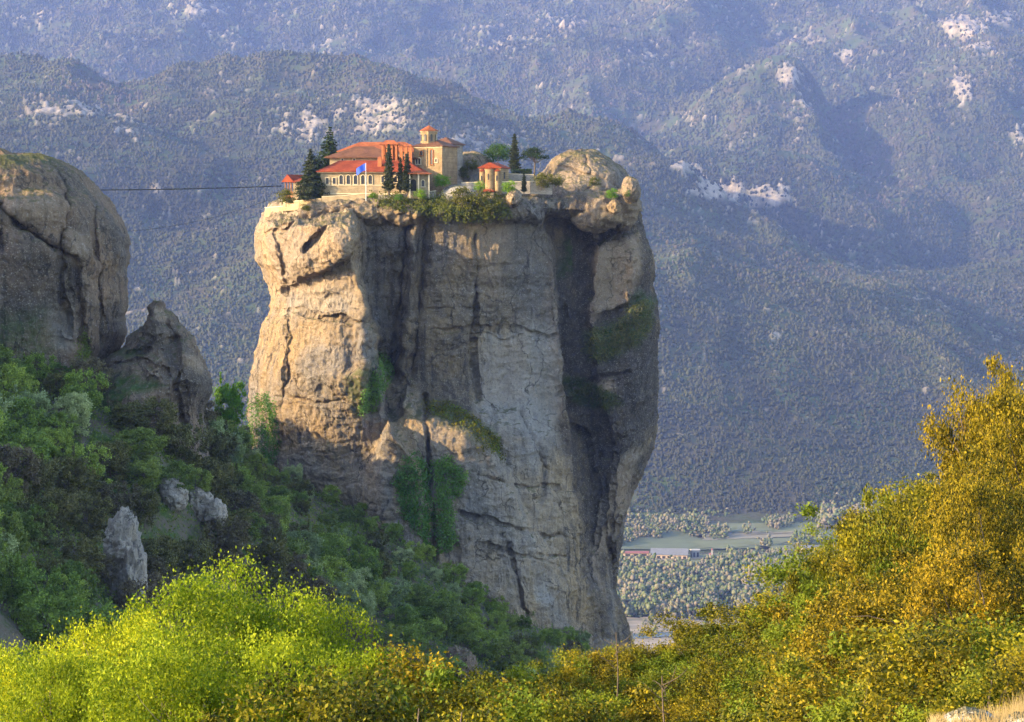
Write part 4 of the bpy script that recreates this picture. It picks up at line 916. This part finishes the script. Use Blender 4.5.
def stand(K_, px, ty, Y, label, wid=1.0, group=None, k=0, h0=None):
    """tree whose top reaches photo row ty"""
    b = onfg(px, Y); t_ = P(px, ty, Y)[2]; h = max(1.0, t_ - b[2]); s = h / tall(K_, k)
    return K_.place(b - np.array([0, 0, .1]), label, group, U_(0, 6.28), (s * wid, s * wid, s), k)
for i, (px, ty, Y, wd, lab) in enumerate([(215, 574, 60, .95, 'tallest bright yellow green tree at the lower left'), (112, 618, 57, .85, 'bright yellow green tree left of the tallest one'), (302, 604, 62, .85, 'bright yellow green tree right of the tallest one'),
       (18, 660, 55, .8, 'small yellow green tree in the lower left corner'), (70, 655, 52, .75, 'low yellow green tree beside the lower left corner'), (262, 640, 52, .9, 'yellow green tree standing in front of the tallest one'),
       (165, 640, 50, .9, 'front yellow green tree with dense leaves at lower left'), (350, 650, 56, .8, 'yellow green tree at the right end of the bright row')]):
    stand(K_yel, px, ty, Y, lab, wd * .8, None, i)
ms = [(395, 664, 54, 'y'), (330, 672, 48, 'o'), (425, 682, 60, 'o'), (455, 690, 52, 'y'), (490, 694, 58, 'o'), (520, 676, 60, 'y'), (545, 664, 64, 'y'), (585, 652, 70, 'o'), (615, 650, 70, 'g'), (560, 690, 50, 'y'), (500, 704, 46, 'y')]
MW = ['just right of the yellow green trees', 'in front of the yellow green trees', 'left of the two bare sticks', 'nearest the camera, around the bare sticks', 'right of the two bare sticks', 'between olive bushes left of the pillar foot',
      'against the shaded trees left of the pillar foot', 'directly below the left side of the pillar foot', 'directly below the tip of the pillar foot', 'low in front below the pillar foot', 'lowest, at the very edge of the picture']
NM = {'g': (K_gold, 'golden green bush'), 'o': (K_oliv, 'dull olive bush'), 'y': (K_ylw, 'bright yellow bush'), 'l': (K_lime, 'lime green bush'), 'r': (K_rusty, 'reddish brown bush')}
for i, (px, ty, Y, c_) in enumerate(ms):
    K_, lab = NM[c_]; stand(K_, px, ty, Y, lab + ' at the bottom edge ' + MW[i], 1.0, lab + 'es at the bottom edge', i, 4.0)
# the slope at the right, row behind row
def slope_kind(px, ty, k):
    v = float(fbm(np.array([[px / 60., ty / 60., 4.]]), 2)[0]) + .3 * rt.gauss(0, 1)
    if 850 < px < 950 and 470 < ty < 560: return 'l' if rt.random() < .8 else 'o'
    if 740 < px < 880 and 580 < ty < 650 and v > .0: return 'r'
    if ty < np.interp(px, SKY[:, 0], SKY[:, 1]) + 25 and px < 900: return 'o' if v < .6 else 'g'
    return 'o' if v < -.25 else 'g'
for k in range(7):
    Y = 72 - 7.2 * k; px = 600 - 20 * k + U_(-10, 10)
    while px < 1075:
        s_ = float(np.interp(px, SKY[:, 0], SKY[:, 1])); ty = s_ - 8 + 31 * k + U_(-6, 22)
        if ty < 735:
            c_ = slope_kind(px, ty, k); K_, lab = NM[c_]
            part = 'low on the right hand slope' if px < 760 else ('in the middle of the right hand slope' if px < 880 else 'high on the right hand slope') + [', on the skyline', ', second row down', ', third row down', ', in the middle rows', ', below the middle rows', ', near the front', ', in the front row'][k]
            if not (px > 925 and k > 5): stand(K_, px, ty, Y + U_(-2, 2), lab + ' ' + part, U_(.95, 1.25), lab + 'es ' + part, rt.randrange(4), 4.0)
        px += U_(34, 50) * 60 / Y
BIG = [tree_meshes('oak', 6, 2.1, 300, 340, .062, 330 + i, .08, .075, .0, tonej=.32, trunk_r=.12, aspect=.55, shell=.35, skirt=.2) for i in range(2)]
K_big = Kind('golden_oak', 'tree', BIG, foliage('golden oak leaves', (.016, .024, .003), (.27, .19, .004), .2))
stand(K_big, 986, 405, 47, 'left lobe oak leaning out beside the tall oak at the right edge', .28, None, 1, 6.0)
stand(K_big, 1000, 452, 40, 'golden oak standing in front of the tall oak trunk', .5, None, 0, 6.0)
stand(K_big, 1016, 392, 44, 'second golden oak crowding against the tall oak at the right edge', .42, None, 1, 6.0)
stand(K_big, 982, 482, 38, 'low golden oak under the left lobe oak', .5, None, 1, 6.0)
stand(K_big, 1014, 366, 46, 'tall golden green oak rising at the right edge', .5, None, 0, 6.0)
stand(K_big, 1046, 395, 42, 'golden oak cut by the right edge of the photograph', .5, None, 1, 6.0)
stand(K_big, 890, 562, 38, 'broad golden green oak low on the right hand slope, in front of the others', .9, None, 0, 6.0)
stand(K_big, 985, 545, 34, 'dense golden oak in front of the tall one at the right edge', .8, None, 1, 6.0)
stand(K_lime, 903, 497, 49, 'bright green bush in front of the skyline left of the oaks', .42, None, 1)
stand(K_lime, 872, 536, 46, 'larger bright green bush below the other bright green one', .5, None, 0)
stand(K_yel, 2, 650, 58, 'yellow green tree cut by the left edge of the picture', .7, None, 2)
stand(K_lime, 912, 488, 58, 'bright lime green sapling on the skyline of the right hand slope', .8, None, 0, 4.0)
stand(K_lime, 880, 515, 60, 'lime green sapling just below the bright one on the skyline', 1., None, 1, 4.0)
for i, (px, ty, Y) in enumerate([(948, 632, 29), (1010, 610, 28), (880, 668, 30), (1040, 655, 25)]):
    stand(K_gold, px, ty, Y, ['golden bush just above the pale corner rock', 'golden bush above the small tan corner rock', 'golden bush left of the pale corner rock', 'golden bush cut by the right edge above the corner rock'][i], 1.1, 'golden bushes above the corner rock', i, 4.0)
# pale rock and dry grass in the lower right corner
for i, (lx, rx, ty, by, Y, lab) in enumerate([(938, 1004, 709, 760, 19, 'pale flat rock in the lower right corner'), (996, 1050, 714, 760, 18.5, 'small tan rock at the right end of the corner rock')]):
    tag(px_lump('rock', lx, rx, ty, by, Y, .4, rock_pale, None, .15, 40 + i, masks={'pale': .8}), lab, 'rock')
n = 1500; gxp = rng.uniform(930, 1040, n); gY = rng.uniform(18.2, 21, n); gb = np.array([P(a_, 722, b_) for a_, b_ in zip(gxp, gY)]); gb[:, 2] += rng.uniform(-.08, .0, n)
hh = rng.uniform(.06, .22, n) * np.interp(gxp, [930, 1000, 1040], [.5, 1, 2]); dx_ = rng.standard_normal((n, 3)) * .04; dx_[:, 2] = 0
Vg = np.stack([gb - np.array([.004, 0, 0]), gb + np.array([.004, 0, 0]), gb + dx_ + np.stack([0 * hh, 0 * hh, hh], -1)], 1).reshape(-1, 3)
tag(obj('dry_grass', mesh('dry_grass', Vg, np.arange(3 * n).reshape(n, 3)), plain('straw', (.42, .30, .13), .9, 5, .3)), 'dry straw coloured grass around the corner rock', 'grass', kind='stuff')
r3 = np.random.default_rng(9)
def deadwood(px, y0, y1, Y, lab, lean=4, twigs=3):
    a_ = P(px, y0 + 40, Y); b_ = P(px + lean, y1, Y); paths = [limb(a_, b_, .035, .012, r3, .05, 8)]
    for t in range(twigs):
        s_ = a_ + (b_ - a_) * r3.uniform(.5, .95); paths.append(limb(s_, s_ + np.array([r3.uniform(-.6, .6), r3.uniform(-.2, .2), r3.uniform(.1, .5)]), .012, .004, r3, .1, 5))
    tag(obj('dead_branch', tubes('dead_branch', paths, 6), bark), lab, 'branch')
deadwood(676, 722, 676, 44, 'pale dead branch sticking out of the bushes right of the pillar foot', -14, 6)
deadwood(417, 722, 708, 40, 'pale bare stick at the bottom edge, left one of two', 2, 0)
deadwood(463, 722, 712, 40, 'pale bare stick at the bottom edge, right one of two', -1, 0)
deadwood(614, 680, 632, 60, 'dry brown sapling in front of the pillar foot', 2, 9)
# ------------------------------------------------------------------ monastery
def masonry(name, ca, cb, sc=1.0):
    m = M(name, .9, .1); b = m.add('ShaderNodeTexBrick'); b.inputs['Scale'].default_value = 1.0
    tc = m.add('ShaderNodeTexCoord'); mp = m.add('ShaderNodeMapping'); mp.inputs['Rotation'].default_value = (math.pi / 2, 0, 0); m.link(tc.outputs['Object'], mp.inputs[0]); m.link(mp.outputs[0], b.inputs[0])
    b.inputs['Brick Width'].default_value = .7 * sc; b.inputs['Row Height'].default_value = .32 * sc; b.inputs['Mortar Size'].default_value = .03
    b.inputs['Color1'].default_value = ca + (1,); b.inputs['Color2'].default_value = cb + (1,); b.inputs['Mortar'].default_value = tuple(c * 1.15 for c in ca) + (1,)
    n = m.noise(m.obj(), .5, 5, .7); m.color(m.mix(m.ramp(n, (.38, .6), (.62, 0.)), b.outputs[0], tuple(c * .55 for c in cb))); m.bump(n, .05); return m.m
def tiles(name, ca, cb):
    m = M(name, .8, .2); n = m.noise(m.obj(), 1.5, 5, .8); n2 = m.noise(m.obj(), .35, 3, .6)
    w = m.add('ShaderNodeTexWave'); w.inputs['Scale'].default_value = 1.6; w.inputs['Distortion'].default_value = .4; m.link(m.obj(), w.inputs[0])
    m.color(m.mix(m.ramp(n2, (.4, 0.), (.65, .6)), m.ramp(n, (.3, ca), (.7, cb)), tuple(c * .55 for c in ca))); m.bump(w.outputs['Fac'], .08); return m.m
cream = masonry('cream masonry', (.40, .31, .19), (.31, .23, .135)); ochre = masonry('ochre masonry', (.34, .24, .13), (.24, .16, .085), .8); greyst = masonry('grey rubble masonry', (.36, .31, .25), (.26, .22, .18))
red = tiles('new red tiles', (.21, .030, .010), (.31, .075, .026)); brown = tiles('old brown tiles', (.12, .05, .028), (.20, .095, .05)); orange = tiles('orange tiles', (.28, .07, .022), (.40, .13, .045))
brick = plain('orange brick', (.36, .13, .05), .9, 2, .25, .03); trim = plain('pale stone trim', (.62, .50, .33), .8, 3, .12); wood = plain('brown wood', (.24, .11, .05), .8, 3, .3); glass_dark = plain('dark window pane', (.03, .03, .035), .25, 2, .2, 0, .5)
def arch(mb, cx, z0, w_, h, y0, y1, k=7):
    r = w_ / 2; pts = [(cx - r, z0), (cx + r, z0)] + [(cx + r * math.cos(t), z0 + h - r + r * math.sin(t)) for t in np.linspace(0, math.pi, k)]
    mb.prism(pts, y0, y1, 1)
def window(par, cx, z0, w_, h, y=0.0, arched=True, mat_=trim, name='window'):
    """surround standing proud of the wall with a mullioned dark pane set in it"""
    mb = MB(); r = w_ / 2; t = .16; k = 7
    if arched:
        inn = [(cx + r, z0)] + [(cx + r * math.cos(a_), z0 + h - r + r * math.sin(a_)) for a_ in np.linspace(0, math.pi, k)] + [(cx - r, z0)]
        R2 = r + t; out = [(cx + R2, z0)] + [(cx + R2 * math.cos(a_), z0 + h - r + R2 * math.sin(a_)) for a_ in np.linspace(0, math.pi, k)] + [(cx - R2, z0)]
    else:
        inn = [(cx + r, z0), (cx + r, z0 + h), (cx - r, z0 + h), (cx - r, z0)]; out = [(cx + r + t, z0), (cx + r + t, z0 + h + t), (cx - r - t, z0 + h + t), (cx - r - t, z0)]
    for i in range(len(inn) - 1):
        a_, b_, c_, d_ = inn[i], inn[i + 1], out[i + 1], out[i]
        mb.poly([(p[0], y - .22, p[1]) for p in (a_, b_, c_, d_)]).poly([(a_[0], y - .22, a_[1]), (b_[0], y - .22, b_[1]), (b_[0], y + .1, b_[1]), (a_[0], y + .1, a_[1])])
        mb.poly([(c_[0], y - .22, c_[1]), (d_[0], y - .22, d_[1]), (d_[0], y + .1, d_[1]), (c_[0], y + .1, c_[1])])
    mb.box(cx - r - t - .08, cx + r + t + .08, y - .3, y + .05, z0 - .16, z0 - .002)
    f = mb.build(name, mat_, par); p = MB()
    if arched: arch(p, cx, z0 + .002, w_, h - .002, y - .05, y + .05)
    else: p.box(cx - r, cx + r, y - .05, y + .05, z0 + .002, z0 + h)
    p.build('pane', glass_dark, f); return f
def bldg(name, px, py, Y, rz, label, cat='building', group=None): return tag(empty(name, P(px, py, Y), R(rz)), label, cat, group)

# main guest wing: cream wall, row of arched windows, red hipped roof
t = bldg('monastery_wing', 375, 204, 606, -6, 'long cream monastery wing with a bright red roof and arched windows')
px2 = lambda px: (px - 375) * .2755
MB().box(px2(320), px2(421), 0, 9, -3, 8.9).build('wall', cream, t)
MB().box(px2(320) - .12, px2(421) + .12, -.18, 0, 5.05, 5.25).box(px2(320) - .12, px2(421) + .12, -.2, 0, 2.7, 2.95).build('string_course', trim, t)
MB().hip(px2(316), px2(424), -1.1, 10, 9.0, 12.1, 5.6).build('roof', red, t)
MB().box(px2(317), px2(423), -.8, -.02, 8.55, 8.74).build('eaves_board', trim, t)
for px in (327, 334): window(t, px2(px), 5.5, .85, 1.7, 0, False)
for px in (341, 348.3, 355.6, 363, 370.4): window(t, px2(px), 5.45, 1.05, 2.5)
window(t, px2(383), 5.9, .8, 1.7, 0, False); window(t, px2(396), 5.9, .8, 1.7, 0, False); window(t, px2(417), 5.2, .9, 1.9)
for px in (332, 344): 
    mb = MB(); arch(mb, px2(px), -.5, 2.1, 2.6, -.06, .08); mb.build('arched_opening', dark_open, t)
ch = MB().box(px2(379) - .55, px2(379) + .55, 1.2, 2.3, 9.6, 12.6).build('chimney', brick, t); MB().ngon(px2(379), 1.75, .85, 12.602, 13.1, 4, .15, .785).build('chimney_cap', orange, ch)
# upper floor behind with old brown roof
t2 = bldg('monastery_wing', 375, 204, 615, -4, 'upper monastery wing with an old brown hipped roof behind the red one')
MB().box(px2(329), px2(425), 0, 9, -3, 13.0).build('wall', cream, t2)
MB().hip(px2(324), px2(400), -1.1, 10, 13.05, 16.2, 8.0).build('roof', brown, t2)
MB().hip(px2(398) , px2(431), -1.2, 8.5, 12.6, 14.6, 4.0).build('side_roof', brown, t2)
for px in (342, 354, 384): window(t2, px2(px), 11.7, .6, .9, 0, False)
for px in (404, 412, 420): window(t2, px2(px), 10.2, .7, 1.2, 0, False)
t3 = bldg('monastery_wing', 372, 204, 630, -4, 'rear monastery wing with an orange red roof rising behind the brown roof')
MB().box(-9, 14, 0, 8, -3, 15.0).build('wall', cream, t3); MB().hip(-10, 15, -1, 9, 15.05, 17.8, 6.0).build('roof', orange, t3)
# lantern with tiled cap and three brick chimneys
t = bldg('chimney_lantern', 390, 158, 612, -6, 'open brick lantern with a tiled cap above the monastery roofs', 'lantern')
for x in (-1.9, -.65, .65, 1.9):
    for y in (-.9, .9): MB().box(x - .28, x + .28, y - .28, y + .28, -1.5, 3.6).build('pillar', brick, t)
MB().box(-1.4, 1.4, -.3, .3, -1.5, 3.2).build('core', brick, t); MB().hip(-2.6, 2.6, -1.6, 1.6, 3.9, 4.9, 1.5).build('cap', orange, t)
for px, lab in ((401.3, 'left of the three brick chimneys beside the lantern'), (406, 'middle of the three brick chimneys beside the lantern'), (410.6, 'right of the three brick chimneys beside the lantern')):
    t = bldg('chimney', px, 158, 611, -6, lab, 'chimney', 'three brick chimneys')
    MB().box(-.42, .42, -.42, .42, -1.5, 3.1).build('stack', brick, t); MB().box(-.6, .6, -.6, .6, 3.102, 3.35).build('collar', orange, t); MB().ngon(0, 0, .62, 3.352, 3.8, 6, .15).build('pot', orange, t)
# porch at the right end
t = bldg('porch', 419, 191, 600, 14, 'low porch with a thin tiled roof at the right end of the monastery')
MB().box(-2.8, 2.8, .6, 4, -2, 4.6).build('wall', cream, t); MB().hip(-3.3, 3.3, -1.3, 4.6, 4.8, 5.5, 2.6).build('roof', orange, t)
for x in (-2.7, -.3, 2.6): MB().box(x - .16, x + .16, -1.0, -.7, -2, 4.52).build('post', trim, t)
mb = MB(); arch(mb, -1.4, 0, 1.5, 3.2, .5, .7); mb.build('doorway', dark_open, t); window(t, 1.2, 1.2, .9, 1.8, .6)
# church
t = bldg('church', 428, 190, 612, -25, 'ochre stone monastery church with an octagonal tiled dome', 'church')
MB().box(-4.4, 4.4, 0, 9.5, -3, 12.2).build('nave', ochre, t)
MB().hip(-4.9, 4.9, -.5, 10.1, 12.25, 14.2, 4.7).build('roof', brown, t)
MB().box(-1.0, -.2, -.22, 0, 6.5, 11.5).build('buttress', ochre, t)
window(t, -2.6, 7.2, .75, 1.7); window(t, -3.4, 7.2, .6, 1.5); window(t, 2.6, 7.6, .6, 1.1); window(t, -1.9, 9.6, .9, 1.3, 0, True, brick); window(t, 1.2, 7.0, .8, 4.2, 0, True, brick)
MB().box(-4.5, 4.5, -.12, 0, 11.7, 12.0).build('cornice', trim, t)
d = MB().ngon(-1.3, 3.2, 2.35, 12.7, 16.2, 8, None, .39).build('drum', ochre, t)
for i in range(8):
    an = .39 + (i + .5) * math.pi / 4; q = MB(); arch(q, 0, 13.6, .6, 1.9, -2.36, -2.2)
    q.v = [(-1.3 + x * math.cos(an + math.pi / 2) - y * math.sin(an + math.pi / 2) , 3.2 + x * math.sin(an + math.pi / 2) + y * math.cos(an + math.pi / 2), z) for x, y, z in q.v]; q.build('drum_window', glass_dark, d)
MB().ngon(-1.3, 3.2, 2.5, 16.202, 16.4, 8, None, .39).build('drum_cornice', trim, t)
MB().ngon(-1.3, 3.2, 2.95, 16.41, 18.0, 8, .12, .39).build('dome_roof', orange, t)
MB().box(-1.36, -1.24, 3.14, 3.26, 17.95, 18.9).box(-1.6, -1.0, 3.15, 3.25, 18.5, 18.6).build('cross', dark_open, t)
t = bldg('church_hall', 441, 191, 622, -25, 'taller plain block with a dark roof behind the church dome', 'building')
MB().box(-3.2, 3.4, 0, 7, -3, 13.2).build('wall', greyst, t); MB().hip(-3.8, 4.0, -.6, 7.6, 13.25, 15.2, 3.4).build('roof', brown, t); window(t, 1.4, 8, .6, 1.4)
# small chapel with three apses
t = bldg('chapel', 490, 186, 604, -20, 'small cream chapel with three rounded apses and a red scalloped roof', 'chapel')
MB().box(-3.1, 3.1, 0, 6.4, -2.5, 5.0).build('wall', ochre, t); MB().hip(-3.5, 3.5, -.4, 6.8, 5.05, 6.5, None, .2, True).build('roof', red, t)
for x, r_, h in ((0, 1.35, 4.7), (-2.2, .75, 4.0), (2.2, .75, 4.0)):
    a_ = MB().ngon(x, 0.02, r_, -2.5, h, 10, None, 0, math.pi, 2 * math.pi).build('apse', ochre, t); MB().ngon(x, 0.02, r_ + .3, h + .002, h + .7, 10, .2, 0, math.pi, 2 * math.pi).build('apse_roof', red, a_)
    MB().box(x - .16, x + .16, -r_ - .05, -r_ + .3, h * .35, h * .7).build('slit_window', glass_dark, a_)
MB().box(3.1, 3.16, 2.4, 3.4, 2.0, 3.8).build('side_window', glass_dark, t)
t = bldg('outhouse', 488, 193, 601, -5, 'tiny lean-to with a red tiled roof in the wall below the chapel')
MB().box(-1.5, 1.5, 0, 2, -2, .5).build('wall', cream, t); MB().hip(-1.8, 1.8, -.5, 2.2, .55, 1.1, 1).build('roof', red, t); MB().box(-.5, .5, -.05, .1, -1, .3).build('door', dark_open, t)
# wooden cabin
t = bldg('cabin', 289, 196, 616, -42, 'wooden cable cabin with a red gabled roof at the left edge of the summit', 'cabin')
MB().box(-1.9, 1.9, 0.2, 4.6, -.3, 1.3).build('wall', wood, t)
for x in (-1.8, -.6, .6, 1.8):
    for y in (.3, 2.4, 4.5): MB().box(x - .11, x + .11, y - .11, y + .11, 1.302, 4.0).build('post', wood, t)
MB().box(-1.9, 1.9, 4.3, 4.42, 1.3, 4.0).box(1.72, 1.84, 2.5, 4.3, 1.3, 4.0).build('panel', plain('tan boards', (.42, .26, .12), .9, 3, .2), t)
MB().hip(-2.4, 2.4, -.6, 5.4, 4.05, 6.0, None, .18, True).build('roof', red, t)
MB().box(-2.1, 2.1, -.1, 4.8, -.55, -.302).build('floor', wood, t); 
for x in (-1.7, 1.7): MB().box(x - .15, x + .15, .2, .5, -4, -.552).build('leg', wood, t)
t = bldg('building', 301, 195, 612, -5, 'low cream outbuilding between the cabin and the conifer'); MB().box(-2.2, 3, 0, 4, -3, 3.6).build('wall', cream, t); MB().hip(-2.6, 3.4, -.4, 4.4, 3.65, 4.6, 2).build('roof', red, t); window(t, 0, 1.4, .7, 1.2, 0, False)
# terrace walls
def wallrun(label, pts, h, th, mat_, name='stone_wall', cope=True):
    p0 = P(pts[0][0], pts[0][1], pts[0][2]); t = tag(empty(name, p0), label, 'wall'); mb = MB(); cp = MB()
    for a_, b_ in zip(pts[:-1], pts[1:]):
        A_, B_ = P(*a_) - p0, P(*b_) - p0; n_ = np.array([-(B_ - A_)[1], (B_ - A_)[0]]); n_ = n_ / np.linalg.norm(n_) * th / 2; w = 0
        for M_, lo, hi, e_ in ((mb, -h, 0, 1.0), (cp, .002, .18, 1.35)):
            n = len(M_.v)
            for q_ in (A_, B_):
                for s_ in (-1, 1):
                    for z_ in (lo, hi): M_.v.append((q_[0] + s_ * n_[0] * e_, q_[1] + s_ * n_[1] * e_, q_[2] + z_))
            M_.f += [[n + i for i in f_] for f_ in ((0, 1, 3, 2), (4, 6, 7, 5), (0, 4, 5, 1), (2, 3, 7, 6), (0, 2, 6, 4), (1, 5, 7, 3))]
    mb.build('wall', mat_, t)
    if cope: cp.build('coping', trim, t)
wallrun('pale retaining wall on the left rim below the wooden cabin', [(266, 208, 626), (284, 206.5, 615)], 2.6, .6, cream)
wallrun('cream terrace wall from the cabin to the conifer', [(284, 202, 615), (300, 201, 608), (322, 199, 604)], 2.5, .6, cream)
wallrun('terrace wall in front of the arched windows', [(322, 197, 604), (344, 196, 603), (366, 193.5, 602)], 3, .6, cream)
wallrun('low rubble wall under the cypresses', [(378, 195, 602), (412, 194, 602), (436, 191, 603)], 1.6, .6, greyst)
wallrun('long stone wall running right from below the chapel', [(462, 183, 607), (478, 182.5, 605), (507, 182, 604), (530, 182, 604), (552, 183, 606)], 3.2, .6, greyst)
wallrun('upper wall behind the flat topped pine', [(508, 174, 612), (534, 175, 612)], 2.8, .5, greyst)
# pale smooth rock shelf
o = pillar('rock_shelf', rock_pale, [(452, 186), (446, 188), (440, 193), (436, 204)], [(470, 186), (478, 187), (480, 193), (482, 204)], 186, 204, 606, 7, 5, 60, 120, 40, lambda x, y: 0 * x, {'pale': lambda x, y: 1 + 0 * x}, .22, 2.2, 1.5, 33, main_rock, .1)[0]
# flag
t = tag(empty('flagpole', P(366, 197, 597.5)), 'flagpole with a blue flag in front of the arched windows', 'flag')
MB().ngon(0, 0, .09, -1, 9.2, 8, .06).build('pole', plain('white paint', (.75, .75, .75), .5), t)
vv = []; ff = []; ns_, nk = 14, 8
for i in range(ns_):
    for j in range(nk):
        u_ = i / (ns_ - 1); v_ = j / (nk - 1); vv.append((-.1 - 2.5 * u_, .28 * math.sin(u_ * 7 + v_ * 1.2) * u_ ** .5, 9.1 - 1.9 * v_ - 1.3 * u_ + .12 * math.sin(u_ * 5)))
fm = mesh('flag', vv, grid_faces(ns_, nk), True); m = M('blue flag cloth', .8, .1)
m.color((.06, .12, .58)); fo = obj('flag', fm, m.m, t)
# cables of the goods lift
def cable(label, pts, r):
    p3 = np.array([P(*q) for q in pts]); tag(obj('cable', tubes('cable', [(p3, np.full(len(p3), r))], 6), dark_open), label, 'cable')
from functools import reduce
def run(a_, b_, n, sag): return [(a_[0] + (b_[0] - a_[0]) * t, a_[1] + (b_[1] - a_[1]) * t + sag * 4 * t * (1 - t), a_[2] + (b_[2] - a_[2]) * t) for t in np.linspace(0, 1, n)]
cable('dark goods lift cable stretched from the left cliff to the wooden cabin', run((60, 190, 480), (281, 186, 603), 20, 1.2), .13)
cable('thin lower cable sagging between the left cliff and the tall pillar', run((100, 232, 480), (268, 200, 604), 24, 8), .045)
# utility pole on the hillside
t = tag(empty('utility_pole', P(172, 448, 505)), 'grey utility pole among trees under the pointed rock', 'pole'); MB().ngon(0, 0, .16, -3, 5.5, 8, .1).build('pole', shed_wall, t); MB().box(-.9, .9, -.08, .08, 4.8, 5.0).build('crossarm', wood, t)
# ------------------------------------------------------------------ haze
def haze():
    x0, x1, y0, y1, z0, z1 = -4200, 6000, -300, 11700, VALLEY - 30, float(Zg.max()) + 40
    v = [(x, y, z) for x in (x0, x1) for y in (y0, y1) for z in (z0, z1)]
    f = [(0, 1, 3, 2), (4, 6, 7, 5), (0, 4, 5, 1), (2, 3, 7, 6), (0, 2, 6, 4), (1, 5, 7, 3)]
    me = bpy.data.meshes.new('haze'); me.from_pydata(v, [], f)
    m = bpy.data.materials.new('haze'); m.use_nodes = True; m.node_tree.nodes.clear()
    vo = m.node_tree.nodes.new('ShaderNodeVolumePrincipled'); o = m.node_tree.nodes.new('ShaderNodeOutputMaterial')
    vo.inputs['Color'].default_value = (.31, .44, 1.0, 1); vo.inputs['Density'].default_value = HAZE
    vo.inputs['Anisotropy'].default_value = 0.0
    m.node_tree.links.new(vo.outputs[0], o.inputs['Volume'])
    tag(obj('haze', me, m), 'thin blue haze filling the air over the valley', 'haze', kind='stuff')
haze()
